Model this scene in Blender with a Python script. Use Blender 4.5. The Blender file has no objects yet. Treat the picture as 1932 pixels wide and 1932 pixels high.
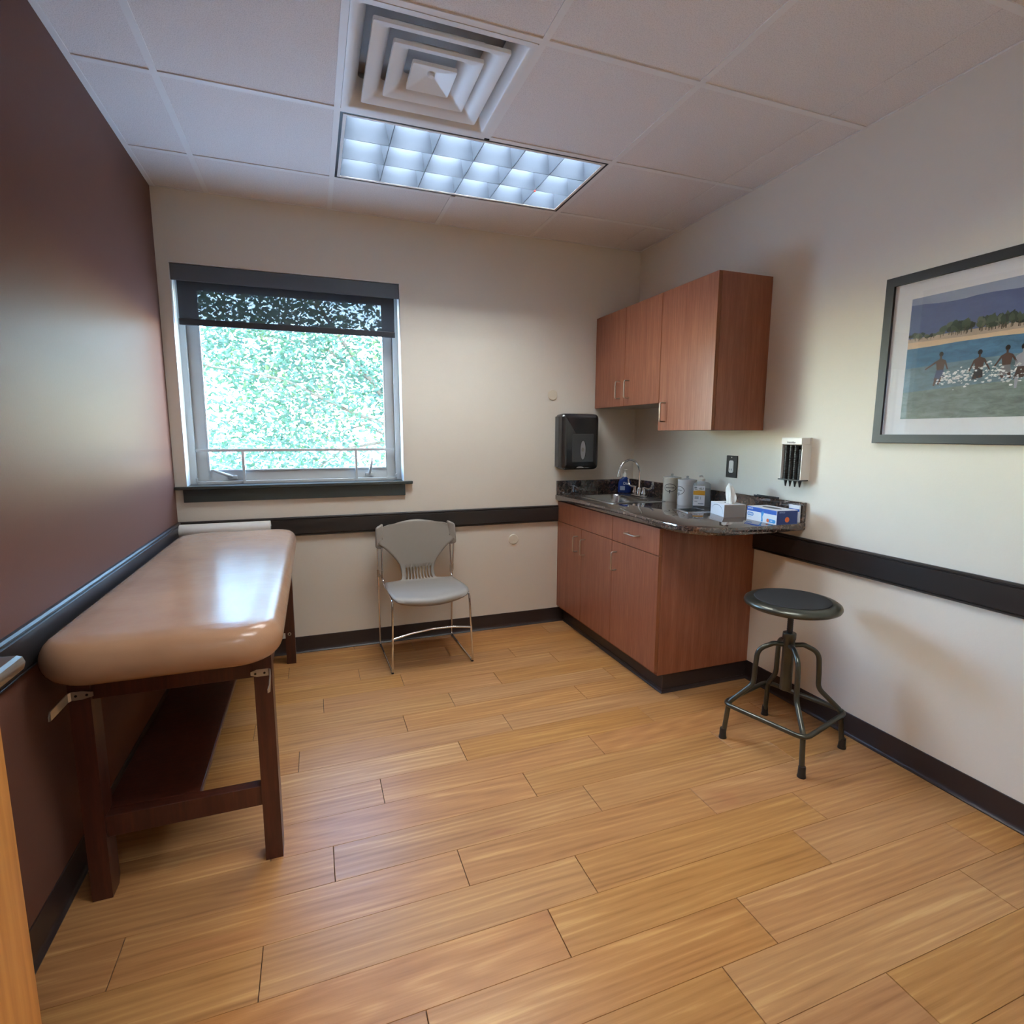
import bpy, bmesh, math, random
from mathutils import Vector, Matrix, Euler, Quaternion
random.seed(7)
S = bpy.context.scene
COL = S.collection
W, H = 2.9095, 2.573            # room width and ceiling height
YN = -3.30                      # face of the near wall (the camera stands in its doorway)

# ------------------------------------------------------------------ camera
cd = bpy.data.cameras.new('camera')
cam = bpy.data.objects.new('camera', cd)
COL.objects.link(cam)
cd.sensor_width = 36.0
cd.lens = 36.0 * 1023.77 / 1932.0
cd.clip_start = 0.02
_a, _b, _c = -0.350667, -0.142481, -0.002872
_R = Matrix.Rotation(_a, 3, 'Z') @ Matrix.Rotation(_b, 3, 'X') @ Matrix.Rotation(_c, 3, 'Y')
_m = Matrix((_R.col[0], _R.col[2], -_R.col[1])).transposed().to_4x4()
_m.translation = Vector((0.7178, -3.4171, 1.3273))
cam.matrix_world = _m
S.camera = cam

# ------------------------------------------------------------------ sky, sun, exposure
S.view_settings.view_transform = 'Standard'
S.view_settings.look = 'None'
S.view_settings.gamma = 1.0
S.view_settings.exposure = 0.2
S.view_settings.use_curve_mapping = False
SKY_STRENGTH = 7.0
SUN_STRENGTH = 5.0
TUBE = 94.0
world = bpy.data.worlds.new('sky')
S.world = world
world.use_nodes = True
wn = world.node_tree
wn.nodes.clear()
sky = wn.nodes.new('ShaderNodeTexSky')
sky.sky_type = 'NISHITA'
sky.sun_disc = False
sky.sun_elevation = math.radians(50)
sky.sun_rotation = math.radians(190)
sky.air_density = 1.0
sky.dust_density = 0.1
sky.ozone_density = 2.0
bg = wn.nodes.new('ShaderNodeBackground')
bg.inputs['Strength'].default_value = SKY_STRENGTH
wo = wn.nodes.new('ShaderNodeOutputWorld')
wn.links.new(sky.outputs[0], bg.inputs[0])
wn.links.new(bg.outputs[0], wo.inputs[0])
sl = bpy.data.lights.new('sun', 'SUN')
sl.energy = SUN_STRENGTH
sl.angle = math.radians(0.6)
sl.color = (1.0, 0.97, 0.93)
sun = bpy.data.objects.new('sun', sl)
COL.objects.link(sun)
sun.location = (0, -8, 12)
sun.rotation_euler = Vector((0.25, 0.75, -0.95)).to_track_quat('-Z', 'Y').to_euler()
S.cycles.use_denoising = True
S.cycles.max_bounces = 10
S.cycles.diffuse_bounces = 6
S.cycles.glossy_bounces = 5
S.cycles.transparent_max_bounces = 16
S.cycles.sample_clamp_indirect = 6.0
S.cycles.caustics_reflective = False
S.cycles.caustics_refractive = False


# ------------------------------------------------------------------ material helpers
def lin(c):
    return c / 12.92 if c <= 0.04045 else ((c + 0.055) / 1.055) ** 2.4


def rgb(r, g, b):
    return (lin(r / 255), lin(g / 255), lin(b / 255), 1.0)


class NT:
    def __init__(self, name):
        self.m = bpy.data.materials.new(name)
        self.m.use_nodes = True
        self.t = self.m.node_tree
        self.b = self.t.nodes['Principled BSDF']
        self.out = self.t.nodes['Material Output']

    def n(self, kind, **kw):
        nd = self.t.nodes.new('ShaderNode' + kind)
        for k, v in kw.items():
            if k in nd.inputs.keys():
                self.set(nd.inputs[k], v)
            else:
                setattr(nd, k, v)
        return nd

    def set(self, sock, v):
        if isinstance(v, bpy.types.NodeSocket):
            self.t.links.new(v, sock)
        else:
            sock.default_value = v

    def p(self, **kw):
        for k, v in kw.items():
            self.set(self.b.inputs[k.replace('_', ' ')], v)

    def ramp(self, fac, stops):
        r = self.n('ValToRGB')
        e = r.color_ramp.elements
        while len(e) < len(stops):
            e.new(0.5)
        for i, (p, c) in enumerate(stops):
            e[i].position = p
            e[i].color = c
        self.set(r.inputs[0], fac)
        return r.outputs[0]

    def mix(self, a, b, f, kind='MIX'):
        x = self.n('Mix', data_type='RGBA', blend_type=kind)
        self.set(x.inputs[0], f)
        self.set(x.inputs[6], a)
        self.set(x.inputs[7], b)
        return x.outputs[2]

    def math(self, op, a, b=0.0):
        x = self.n('Math', operation=op)
        self.set(x.inputs[0], a)
        self.set(x.inputs[1], b)
        return x.outputs[0]

    def coords(self, scale=(1, 1, 1), kind='Object', add=None):
        if kind == 'Position':
            src = self.n('NewGeometry').outputs['Position']
        else:
            src = self.n('TexCoord').outputs[kind]
        if add is not None:
            v = self.n('VectorMath', operation='ADD')
            self.set(v.inputs[0], src)
            self.set(v.inputs[1], add)
            src = v.outputs[0]
        mp = self.n('Mapping')
        self.set(mp.inputs['Vector'], src)
        mp.inputs['Scale'].default_value = scale
        return mp.outputs[0]

    def noise(self, vec, scale, detail=3, rough=0.55, dist=0.0):
        x = self.n('TexNoise', Scale=scale, Detail=detail, Roughness=rough, Distortion=dist)
        self.set(x.inputs['Vector'], vec)
        return x.outputs['Fac']

    def bump(self, h, strength, dist=0.002):
        x = self.n('Bump', Strength=strength, Distance=dist)
        self.set(x.inputs['Height'], h)
        self.t.links.new(x.outputs[0], self.b.inputs['Normal'])


def plain(name, c, rough=0.5, metal=0.0, spec=0.5, var=0.0, bump=0.0, bscale=200, **kw):
    t = NT(name)
    t.p(Roughness=rough, Metallic=metal)
    t.b.inputs['Specular IOR Level'].default_value = spec
    if var:
        f = t.noise(t.coords((1, 1, 1), 'Object'), 12, 4)
        d = tuple(x * (1 - var) for x in c[:3]) + (1,)
        u = tuple(min(1, x * (1 + var)) for x in c[:3]) + (1,)
        t.p(Base_Color=t.ramp(f, [(0.3, d), (0.7, u)]))
    else:
        t.p(Base_Color=c)
    if bump:
        t.bump(t.noise(t.coords((1, 1, 1), 'Object'), bscale, 3), bump, 0.001)
    for k, v in kw.items():
        t.p(**{k: v})
    return t.m


def wall_paint(name, c, rough, spec=0.3, bump=0.25):
    t = NT(name)
    v = t.coords((1, 1, 1), 'Position')
    f = t.noise(v, 1.3, 3)
    t.p(Base_Color=t.ramp(f, [(0.25, tuple(x * 0.965 for x in c[:3]) + (1,)), (0.75, c)]), Roughness=rough)
    t.b.inputs['Specular IOR Level'].default_value = spec
    t.bump(t.noise(v, 130, 3), bump, 0.0012)
    return t.m


def wood(name, dark, mid, light, scale, rough, spec=0.5, pos='Object', bump=0.08, ring=0.35):
    t = NT(name)
    v = t.coords(scale, pos)
    f1 = t.noise(v, 1.0, 6, 0.6, 0.4)
    f2 = t.noise(v, 4.5, 3, 0.6, 0.2)
    wv = t.n('TexWave', wave_type='RINGS', Scale=0.55, Distortion=9.0, Detail=3.0)
    wv.inputs['Detail Scale'].default_value = 1.2
    t.set(wv.inputs['Vector'], v)
    f = t.math('ADD', t.math('MULTIPLY', f1, 0.62 - ring * 0.5), t.math('MULTIPLY', f2, 0.38))
    f = t.math('ADD', f, t.math('MULTIPLY', wv.outputs['Fac'], ring * 0.5))
    t.p(Base_Color=t.ramp(f, [(0.30, dark), (0.5, mid), (0.70, light)]), Roughness=rough)
    t.b.inputs['Specular IOR Level'].default_value = spec
    t.bump(f2, bump, 0.001)
    return t.m


M = {}
M['wall'] = wall_paint('warm_white_paint', rgb(230, 224, 211), 0.55)
M['wall_maroon'] = wall_paint('maroon_paint', rgb(104, 72, 62), 0.40, 0.04, 0.12)
M['reveal'] = wall_paint('reveal_paint', rgb(236, 235, 230), 0.5)
M['slab'] = plain('plenum_board', rgb(120, 118, 115), 0.9)
M['subfloor'] = plain('dark_subfloor', rgb(44, 28, 18), 0.9)


def tile_mat():
    t = NT('acoustic_tile')
    v = t.coords((1, 1, 1), 'Position')
    f = t.noise(v, 260, 2, 0.6)
    t.p(Base_Color=t.ramp(f, [(0.32, rgb(220, 216, 214)), (0.55, rgb(238, 234, 232))]), Roughness=0.95)
    t.b.inputs['Specular IOR Level'].default_value = 0.1
    t.bump(f, 0.35, 0.002)
    return t.m


M['tile'] = tile_mat()
M['tee'] = plain('white_grid_metal', rgb(238, 237, 235), 0.45, 0, 0.4)


def floor_mat():
    t = NT('oak_plank')
    oi = t.n('ObjectInfo')
    off = t.n('VectorMath', operation='SCALE')
    t.set(off.inputs[0], oi.outputs['Color'])
    off.inputs['Scale'].default_value = 37.0
    v = t.coords((0.9, 9.0, 1), 'Position', off.outputs[0])
    vf = t.coords((2.6, 110.0, 1), 'Position', off.outputs[0])
    broad = t.noise(v, 1.1, 4, 0.55, 1.4)
    fine = t.noise(vf, 1.0, 5, 0.65, 0.5)
    wv = t.n('TexWave', wave_type='RINGS', rings_direction='Z', Scale=1.5, Distortion=11.0, Detail=3.5)
    wv.inputs['Detail Scale'].default_value = 0.9
    t.set(wv.inputs['Vector'], v)
    vm = t.coords((1.3, 34.0, 1), 'Position', off.outputs[0])
    medium = t.noise(vm, 1.0, 5, 0.6, 1.0)
    f = t.math('ADD', t.math('MULTIPLY', broad, 0.36), t.math('MULTIPLY', fine, 0.26))
    f = t.math('ADD', f, t.math('MULTIPLY', medium, 0.30))
    f = t.math('ADD', f, t.math('MULTIPLY', wv.outputs['Fac'], 0.08))
    base = t.ramp(f, [(0.30, rgb(128, 84, 50)), (0.44, rgb(162, 114, 70)), (0.54, rgb(174, 126, 79)), (0.68, rgb(204, 160, 106))])
    # knots and mineral streaks
    kn = t.noise(t.coords((2.2, 9.0, 1), 'Position', off.outputs[0]), 1.0, 2, 0.5, 0.8)
    base = t.mix(base, rgb(150, 92, 62), t.ramp(kn, [(0.68, (0, 0, 0, 1)), (0.80, (0.6, 0.6, 0.6, 1))]))
    sep = t.n('SeparateColor')
    t.set(sep.inputs[0], oi.outputs['Color'])
    hsv = t.n('HueSaturation')
    t.set(hsv.inputs['Hue'], t.math('ADD', t.math('MULTIPLY', sep.outputs[1], 0.006), 0.497))
    t.set(hsv.inputs['Value'], t.math('ADD', t.math('MULTIPLY', sep.outputs[0], 0.10), 0.95))
    t.set(hsv.inputs['Saturation'], t.math('ADD', t.math('MULTIPLY', sep.outputs[2], 0.08), 0.98))
    t.set(hsv.inputs['Color'], base)
    t.p(Base_Color=hsv.outputs[0])
    t.p(Roughness=t.ramp(fine, [(0.3, (0.42, 0.42, 0.42, 1)), (0.7, (0.30, 0.30, 0.30, 1))]))
    t.b.inputs['Specular IOR Level'].default_value = 0.4
    t.bump(fine, 0.12, 0.0008)
    return t.m


M['plank'] = floor_mat()
M['cherry'] = wood('cherry_laminate', rgb(122, 70, 48), rgb(140, 84, 60), rgb(158, 101, 75), (34, 34, 2.2), 0.32, 0.5, 'Position', 0.05, 0.15)
M['cherry_edge'] = wood('cherry_edge_band', rgb(112, 66, 42), rgb(128, 76, 48), rgb(142, 88, 58), (34, 34, 2.2), 0.4, 0.4, 'Position')
M['cab_inside'] = plain('grey_melamine', rgb(170, 162, 150), 0.5)
M['espresso'] = wood('espresso_wood', rgb(48, 22, 15), rgb(66, 31, 21), rgb(84, 42, 29), (30, 30, 2.5), 0.34, 0.5, 'Position', 0.05, 0.2)
M['door_wood'] = wood('honey_door_veneer', rgb(176, 112, 50), rgb(200, 134, 66), rgb(216, 152, 82), (20, 20, 1.2), 0.35, 0.5, 'Position', 0.04, 0.3)


def granite():
    t = NT('polished_granite')
    v = t.coords((1, 1, 1), 'Position')
    a = t.noise(v, 70, 6, 0.7, 0.6)
    b = t.noise(v, 190, 4, 0.6)
    c = t.noise(v, 22, 4, 0.6, 1.5)
    base = t.ramp(a, [(0.36, rgb(22, 20, 20)), (0.47, rgb(50, 42, 40)), (0.56, rgb(86, 72, 66)), (0.66, rgb(134, 118, 108))])
    base = t.mix(base, rgb(104, 68, 54), t.ramp(c, [(0.52, (0, 0, 0, 1)), (0.68, (0.6, 0.6, 0.6, 1))]))
    base = t.mix(base, rgb(20, 20, 22), t.ramp(b, [(0.55, (0, 0, 0, 1)), (0.62, (0.8, 0.8, 0.8, 1))]))
    t.p(Base_Color=base, Roughness=0.03, Coat_Weight=1.0, Coat_Roughness=0.02, Coat_IOR=1.65)
    t.b.inputs['Specular IOR Level'].default_value = 0.75
    return t.m


M['granite'] = granite()
M['rubber_base'] = plain('dark_cove_base', rgb(46, 36, 35), 0.38, 0, 0.4, 0.06)
M['rail'] = plain('dark_wall_guard', rgb(40, 35, 34), 0.36, 0, 0.4)
M['sill'] = plain('dark_sill_laminate', rgb(50, 56, 54), 0.28, 0, 0.5, 0.05)
M['alu'] = plain('window_aluminium', rgb(206, 210, 210), 0.42, 0.15, 0.5)
M['nickel'] = plain('brushed_nickel', rgb(198, 188, 176), 0.30, 1.0)
M['chrome'] = plain('chrome', rgb(226, 226, 228), 0.07, 1.0)
M['steel'] = plain('stainless_steel', rgb(186, 188, 188), 0.24, 1.0, 0.5, 0.04)
M['zinc'] = plain('zinc_plate', rgb(190, 186, 176), 0.34, 0.9)
M['black'] = plain('black_plastic', rgb(26, 26, 27), 0.35, 0, 0.45)
M['smoke'] = plain('smoky_black_plastic', rgb(38, 39, 41), 0.16, 0, 0.55)
M['smoke_in'] = plain('dark_grey_plastic', rgb(58, 60, 62), 0.3)
M['gunmetal'] = plain('hammered_gunmetal', rgb(82, 82, 74), 0.30, 0.75, 0.5, 0.12, 0.25, 160)
M['pad'] = plain('black_rubber_pad', rgb(36, 36, 37), 0.75, 0, 0.3, 0, 0.3, 400)
M['chair'] = plain('taupe_plastic', rgb(146, 139, 130), 0.42, 0, 0.4, 0, 0.1, 600)
M['white'] = plain('white_plastic', rgb(232, 230, 224), 0.35)
M['cream'] = plain('cream_plastic', rgb(222, 214, 194), 0.4)
M['paper'] = plain('white_paper', rgb(236, 234, 228), 0.85, 0, 0.15)
M['ceramic'] = plain('ivory_ceramic', rgb(228, 224, 210), 0.18, 0, 0.5)
M['ceramic_w'] = plain('white_ceramic', rgb(230, 229, 228), 0.18, 0, 0.5)
M['ink'] = plain('black_ink', rgb(44, 44, 46), 0.6)
M['ink_grey'] = plain('grey_ink', rgb(110, 122, 138), 0.6)
M['amber'] = plain('amber_print', rgb(206, 150, 40), 0.5)
M['navy'] = plain('navy_card', rgb(30, 52, 112), 0.5)
M['blue_print'] = plain('blue_print', rgb(28, 84, 178), 0.5)
M['cyan_print'] = plain('cyan_print', rgb(60, 150, 214), 0.5)
M['orange_print'] = plain('orange_print', rgb(232, 112, 56), 0.5)
M['card'] = plain('white_card', rgb(226, 230, 238), 0.6)
M['card_side'] = plain('grey_card', rgb(160, 152, 146), 0.7)
M['red'] = plain('red_plastic', rgb(226, 60, 40), 0.5)
M['frame_black'] = plain('black_frame_wood', rgb(36, 36, 38), 0.42, 0, 0.4)
M['mat_board'] = plain('white_mat_board', rgb(222, 222, 226), 0.9, 0, 0.1)
M['vent'] = plain('white_enamel', rgb(236, 237, 236), 0.35, 0, 0.45)
M['vent_dark'] = plain('duct_grey', rgb(176, 176, 176), 0.7)
M['louver'] = plain('satin_reflector', rgb(74, 84, 98), 0.35, 0.0, 0.3)
M['fabric'] = None
M['bark'] = plain('bark', rgb(92, 84, 74), 0.9, 0, 0.2, 0.25)
M['asphalt'] = plain('pale_concrete', rgb(196, 192, 190), 0.9, 0, 0.2, 0.1)
M['siding'] = plain('pale_siding', rgb(206, 200, 204), 0.8, 0, 0.2, 0.04)
M['roofing'] = plain('grey_roofing', rgb(150, 146, 150), 0.9, 0, 0.2, 0.1)
M['dark_glass'] = plain('dark_window_glass', rgb(70, 84, 96), 0.1)


def emit(name, c, s):
    t = NT(name)
    t.p(Base_Color=(0.9, 0.9, 0.9, 1), Emission_Color=c, Emission_Strength=s)
    return t.m


M['tube'] = emit('fluorescent_tube', (0.93, 0.97, 0.98, 1), TUBE)


M['corridor_fill_panel'] = emit('added_fill_panel', (0.88, 0.95, 1.06, 1), 9.0)  # glow of the fill panel added in the corridor


def thin(name, tint, gloss, rough=0.02, opac=0.0, ocol=(0, 0, 0, 1)):
    """a thin pane: straight-through transparency, a Fresnel-like sheen and some opaque share"""
    t = NT(name)
    t.t.nodes.remove(t.b)
    tr = t.n('BsdfTransparent', Color=tint)
    gl = t.n('BsdfGlossy', Color=(1, 1, 1, 1), Roughness=rough)
    bf = t.n('NewGeometry').outputs['Backfacing']
    fr = t.n('Fresnel', IOR=1.45)
    t.set(fr.inputs['IOR'], t.math('ADD', 1.45, t.math('MULTIPLY', bf, 1 / 1.45 - 1.45)))
    m1 = t.n('MixShader')
    t.set(m1.inputs[0], t.math('MULTIPLY', fr.outputs[0], gloss))
    t.set(m1.inputs[1], tr.outputs[0])
    t.set(m1.inputs[2], gl.outputs[0])
    last = m1.outputs[0]
    if opac:
        d = t.n('BsdfDiffuse', Color=ocol)
        m2 = t.n('MixShader')
        m2.inputs[0].default_value = opac
        t.set(m2.inputs[1], last)
        t.set(m2.inputs[2], d.outputs[0])
        last = m2.outputs[0]
    t.t.links.new(last, t.out.inputs['Surface'])
    return t.m


M['glass'] = thin('window_glass', (0.94, 0.97, 0.95, 1), 0.9)
M['pic_glass'] = thin('picture_glass', (1, 1, 1, 1), 0.8, 0.02)
M['clear_plastic'] = thin('clear_bottle_plastic', (0.90, 0.93, 0.95, 1), 1.0, 0.08, 0.30, rgb(190, 198, 204))
M['blue_soap'] = thin('blue_soap_plastic', (0.16, 0.26, 0.62, 1), 1.0, 0.06, 0.45, rgb(58, 88, 170))
M['fabric'] = thin('solar_screen_fabric', (1, 1, 1, 1), 0.0, 0.3, 0.82, rgb(84, 90, 98))
M['fascia'] = plain('slate_blind_fascia', rgb(92, 100, 108), 0.5, 0, 0.3)


def leaf_mat():
    t = NT('leaf')
    t.t.nodes.remove(t.b)
    v = t.coords((1, 1, 1), 'Position')
    f = t.noise(v, 3.0, 2)
    c = t.ramp(f, [(0.35, rgb(48, 78, 55)), (0.58, rgb(60, 94, 62)), (0.76, rgb(98, 116, 44))])
    d = t.n('BsdfDiffuse')
    t.set(d.inputs[0], c)
    tl = t.n('BsdfTranslucent')
    t.set(tl.inputs[0], c)
    g = t.n('BsdfGlossy', Roughness=0.35, Color=(0.9, 0.95, 1, 1))
    m1 = t.n('MixShader')
    m1.inputs[0].default_value = 0.45
    t.set(m1.inputs[1], d.outputs[0])
    t.set(m1.inputs[2], tl.outputs[0])
    m2 = t.n('MixShader')
    m2.inputs[0].default_value = 0.10
    t.set(m2.inputs[1], m1.outputs[0])
    t.set(m2.inputs[2], g.outputs[0])
    t.t.links.new(m2.outputs[0], t.out.inputs['Surface'])
    return t.m


M['leaf'] = leaf_mat()


def vinyl():
    t = NT('tan_vinyl')
    v = t.coords((1, 1, 1), 'Object')
    w = t.noise(t.coords((6, 46, 6), 'Object'), 1.0, 4, 0.6, 0.6)
    f = t.noise(v, 5, 3)
    t.p(Base_Color=t.ramp(f, [(0.3, rgb(158, 118, 90)), (0.7, rgb(172, 132, 102))]), Roughness=0.22)
    t.b.inputs['Specular IOR Level'].default_value = 0.5
    b1 = t.n('Bump', Strength=0.25, Distance=0.004)
    t.set(b1.inputs['Height'], w)
    b2 = t.n('Bump', Strength=0.12, Distance=0.0006)
    t.set(b2.inputs['Height'], t.noise(v, 500, 2))
    t.t.links.new(b1.outputs[0], b2.inputs['Normal'])
    t.t.links.new(b2.outputs[0], t.b.inputs['Normal'])
    return t.m


M['vinyl'] = vinyl()


def print_mat():
    t = NT('photo_print')
    a = t.n('Attribute', attribute_name='ink')
    v = t.coords((1, 9, 26), 'Object')
    f = t.noise(v, 2.2, 4, 0.6, 0.6)
    sep = t.n('SeparateColor')
    t.set(sep.inputs[0], a.outputs['Color'])
    c = t.mix(a.outputs['Color'], t.ramp(f, [(0.3, (0.55, 0.55, 0.55, 1)), (0.7, (1.5, 1.5, 1.5, 1))]), a.outputs['Alpha'], 'MULTIPLY')
    t.p(Base_Color=c, Roughness=0.4)
    t.b.inputs['Specular IOR Level'].default_value = 0.2
    return t.m


M['print'] = print_mat()


# ------------------------------------------------------------------ object helpers
def root_loc(o):
    while o.parent is not None:
        o = o.parent
    return o.location


def obj(name, bm, mat, parent=None, smooth=None, local=False, kind=None):
    me = bpy.data.meshes.new(name)
    bmesh.ops.recalc_face_normals(bm, faces=bm.faces[:])
    bm.to_mesh(me)
    bm.free()
    return obj_me(name, me, mat, parent, smooth, local, kind)


def obj_me(name, me, mat, parent=None, smooth=None, local=False, kind=None):
    if parent is not None and not local:
        me.transform(Matrix.Translation(-Vector(root_loc(parent))))
    if smooth is not None:
        me.polygons.foreach_set('use_smooth', [True] * len(me.polygons))
        me.set_sharp_from_angle(angle=math.radians(smooth))
    for m in (mat if isinstance(mat, (list, tuple)) else [mat]):
        me.materials.append(m)
    o = bpy.data.objects.new(name, me)
    COL.objects.link(o)
    if parent is not None:
        o.parent = parent
    if kind:
        o['kind'] = kind
    return o


def thing(name, label, cat, loc=(0, 0, 0), rotz=0.0, group=None):
    o = bpy.data.objects.new(name, None)
    o.empty_display_size = 0.1
    COL.objects.link(o)
    o.location = loc
    o.rotation_euler = (0, 0, rotz)
    o['label'] = label
    o['category'] = cat
    if group:
        o['group'] = group
    return o


def struct(name, bm, mat, **kw):
    return obj(name, bm, mat, kind='structure', **kw)


def B():
    return bmesh.new()


def box(bm, x0, x1, y0, y1, z0, z1, bev=0.0, seg=1):
    r = bmesh.ops.create_cube(bm, size=1.0)
    vs = r['verts']
    for v in vs:
        v.co = Vector(((x0 + x1) / 2 + v.co.x * (x1 - x0), (y0 + y1) / 2 + v.co.y * (y1 - y0), (z0 + z1) / 2 + v.co.z * (z1 - z0)))
    if bev:
        es = list({e for v in vs for e in v.link_edges})
        bmesh.ops.bevel(bm, geom=es, offset=bev, segments=seg, affect='EDGES', profile=0.5)
    return bm


def bx(x0, x1, y0, y1, z0, z1, bev=0.0, seg=1):
    return box(B(), x0, x1, y0, y1, z0, z1, bev, seg)


def fillet(pts, r, n=6, closed=False):
    pts = [Vector(p) for p in pts]
    out = []
    m = len(pts)
    for i, p in enumerate(pts):
        if not closed and i in (0, m - 1):
            out.append(p)
            continue
        a, b = pts[(i - 1) % m], pts[(i + 1) % m]
        rr = r[i] if isinstance(r, (list, tuple)) else r
        da, db = (a - p), (b - p)
        ang = da.angle(db) if da.length > 1e-9 and db.length > 1e-9 else math.pi
        if rr <= 0 or ang > math.pi - 0.01:
            out.append(p)
            continue
        d = min(rr / math.tan(ang / 2), da.length * 0.49, db.length * 0.49)
        p0, p1 = p + da.normalized() * d, p + db.normalized() * d
        for k in range(n + 1):
            s = k / n
            out.append(p0 * (1 - s) ** 2 + p * 2 * s * (1 - s) + p1 * s * s)
    return out


def tube(bm, pts, r, seg=10, closed=False):
    pts = [Vector(p) for p in pts]
    n = len(pts)
    rs = r if isinstance(r, (list, tuple)) else [r] * n
    rings = []
    nrm = None
    for i, p in enumerate(pts):
        if closed:
            t = (pts[(i + 1) % n] - pts[(i - 1) % n]).normalized()
        else:
            t = (pts[min(i + 1, n - 1)] - pts[max(i - 1, 0)]).normalized()
        if nrm is None:
            nrm = t.orthogonal().normalized()
        else:
            nrm = (nrm - t * nrm.dot(t))
            nrm = nrm.normalized() if nrm.length > 1e-6 else t.orthogonal().normalized()
        b = t.cross(nrm)
        rings.append([bm.verts.new(p + (nrm * math.cos(2 * math.pi * k / seg) + b * math.sin(2 * math.pi * k / seg)) * rs[i]) for k in range(seg)])
    for i in range(n if closed else n - 1):
        A, C = rings[i], rings[(i + 1) % n]
        if closed and i == n - 1:
            # match twist
            best = min(range(seg), key=lambda s: sum((A[k].co - C[(k + s) % seg].co).length for k in range(seg)))
        else:
            best = 0
        for k in range(seg):
            bm.faces.new((A[k], A[(k + 1) % seg], C[(k + 1 + best) % seg], C[(k + best) % seg]))
    if not closed:
        bm.faces.new(rings[0])
        bm.faces.new(rings[-1])
    return bm


def lathe(bm, prof, c=(0, 0, 0), seg=24, sx=1.0, sy=1.0, rot=0.0):
    c = Vector(c)
    rings = []
    for r, z in prof:
        if r < 1e-6:
            rings.append([bm.verts.new(c + Vector((0, 0, z)))])
        else:
            ring = []
            for k in range(seg):
                a = 2 * math.pi * k / seg
                x, y = r * math.cos(a) * sx, r * math.sin(a) * sy
                ring.append(bm.verts.new(c + Vector((x * math.cos(rot) - y * math.sin(rot), x * math.sin(rot) + y * math.cos(rot), z))))
            rings.append(ring)
    for A, C in zip(rings, rings[1:]):
        if len(A) == 1 and len(C) == 1:
            continue
        for k in range(seg):
            if len(A) == 1:
                bm.faces.new((A[0], C[k], C[(k + 1) % seg]))
            elif len(C) == 1:
                bm.faces.new((A[k], A[(k + 1) % seg], C[0]))
            else:
                bm.faces.new((A[k], A[(k + 1) % seg], C[(k + 1) % seg], C[k]))
    for e, rg in ((0, rings[0]), (1, rings[-1])):
        if len(rg) > 2:
            bm.faces.new(rg)
    return bm


def loft(bm, loops, cap=True):
    rings = [[bm.verts.new(Vector(p)) for p in lp] for lp in loops]
    n = len(rings[0])
    for A, C in zip(rings, rings[1:]):
        for k in range(n):
            bm.faces.new((A[k], A[(k + 1) % n], C[(k + 1) % n], C[k]))
    if cap:
        bm.faces.new(rings[0])
        bm.faces.new(rings[-1])
    return bm


def rrect(x0, x1, y0, y1, r, n=6):
    """rounded rectangle outline, r a number or four (x0y0, x1y0, x1y1, x0y1)"""
    rs = [r] * 4 if not isinstance(r, (list, tuple)) else r
    out = []
    for (cx, cy, a0), rr in zip(((x0, y0, 180), (x1, y0, 270), (x1, y1, 0), (x0, y1, 90)), rs):
        sx = 1 if cx == x0 else -1
        sy = 1 if cy == y0 else -1
        for k in range(n + 1):
            a = math.radians(a0 + 90 * k / n)
            out.append((cx + sx * rr + rr * math.cos(a), cy + sy * rr + rr * math.sin(a)))
    return out


def inset(poly, d):
    """move a smooth counter-clockwise outline inwards by d"""
    n = len(poly)
    out = []
    for i in range(n):
        p = Vector(poly[i])
        a, b = Vector(poly[(i - 1) % n]), Vector(poly[(i + 1) % n])
        e1, e2 = (p - a), (b - p)
        n1 = Vector((-e1.y, e1.x)).normalized() if e1.length > 1e-9 else Vector((0, 0))
        n2 = Vector((-e2.y, e2.x)).normalized() if e2.length > 1e-9 else Vector((0, 0))
        m = (n1 + n2)
        if m.length < 1e-9:
            m = n1
        m.normalize()
        k = max(0.35, m.dot(n1)) if n1.length else 1
        out.append(tuple(p + m * d / k))
    return out


def prism(bm, poly, z0, z1, bev=0.0):
    if bev:
        q = inset(poly, bev)
        loops = [[(x, y, z0) for x, y in q], [(x, y, z0 + bev) for x, y in poly], [(x, y, z1 - bev) for x, y in poly], [(x, y, z1) for x, y in q]]
    else:
        loops = [[(x, y, z0) for x, y in poly], [(x, y, z1) for x, y in poly]]
    return loft(bm, loops)


def xf(bm, mat):
    bm.transform(mat)
    return bm


def plate_with_holes(bm, outer_loops, holes, ztop, zbot):
    """slab: outer_loops = [(poly, z), ...] from the top inner loop down to the bottom inner loop; holes cut straight through"""
    rings = [[bm.verts.new((x, y, z)) for x, y in p] for p, z in outer_loops]
    n = len(rings[0])
    for A, C in zip(rings, rings[1:]):
        for k in range(n):
            bm.faces.new((A[k], A[(k + 1) % n], C[(k + 1) % n], C[k]))
    tops, bots = [rings[0]], [rings[-1]]
    for h in holes:
        t = [bm.verts.new((x, y, ztop)) for x, y in h]
        b = [bm.verts.new((x, y, zbot)) for x, y in h]
        for k in range(len(h)):
            bm.faces.new((t[k], b[k], b[(k + 1) % len(h)], t[(k + 1) % len(h)]))
        tops.append(t)
        bots.append(b)
    for grp in (tops, bots):
        es = []
        for lp in grp:
            for k in range(len(lp)):
                e = bm.edges.get((lp[k], lp[(k + 1) % len(lp)])) or bm.edges.new((lp[k], lp[(k + 1) % len(lp)]))
                es.append(e)
        bmesh.ops.triangle_fill(bm, use_beauty=True, edges=es)
    return bm


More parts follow.
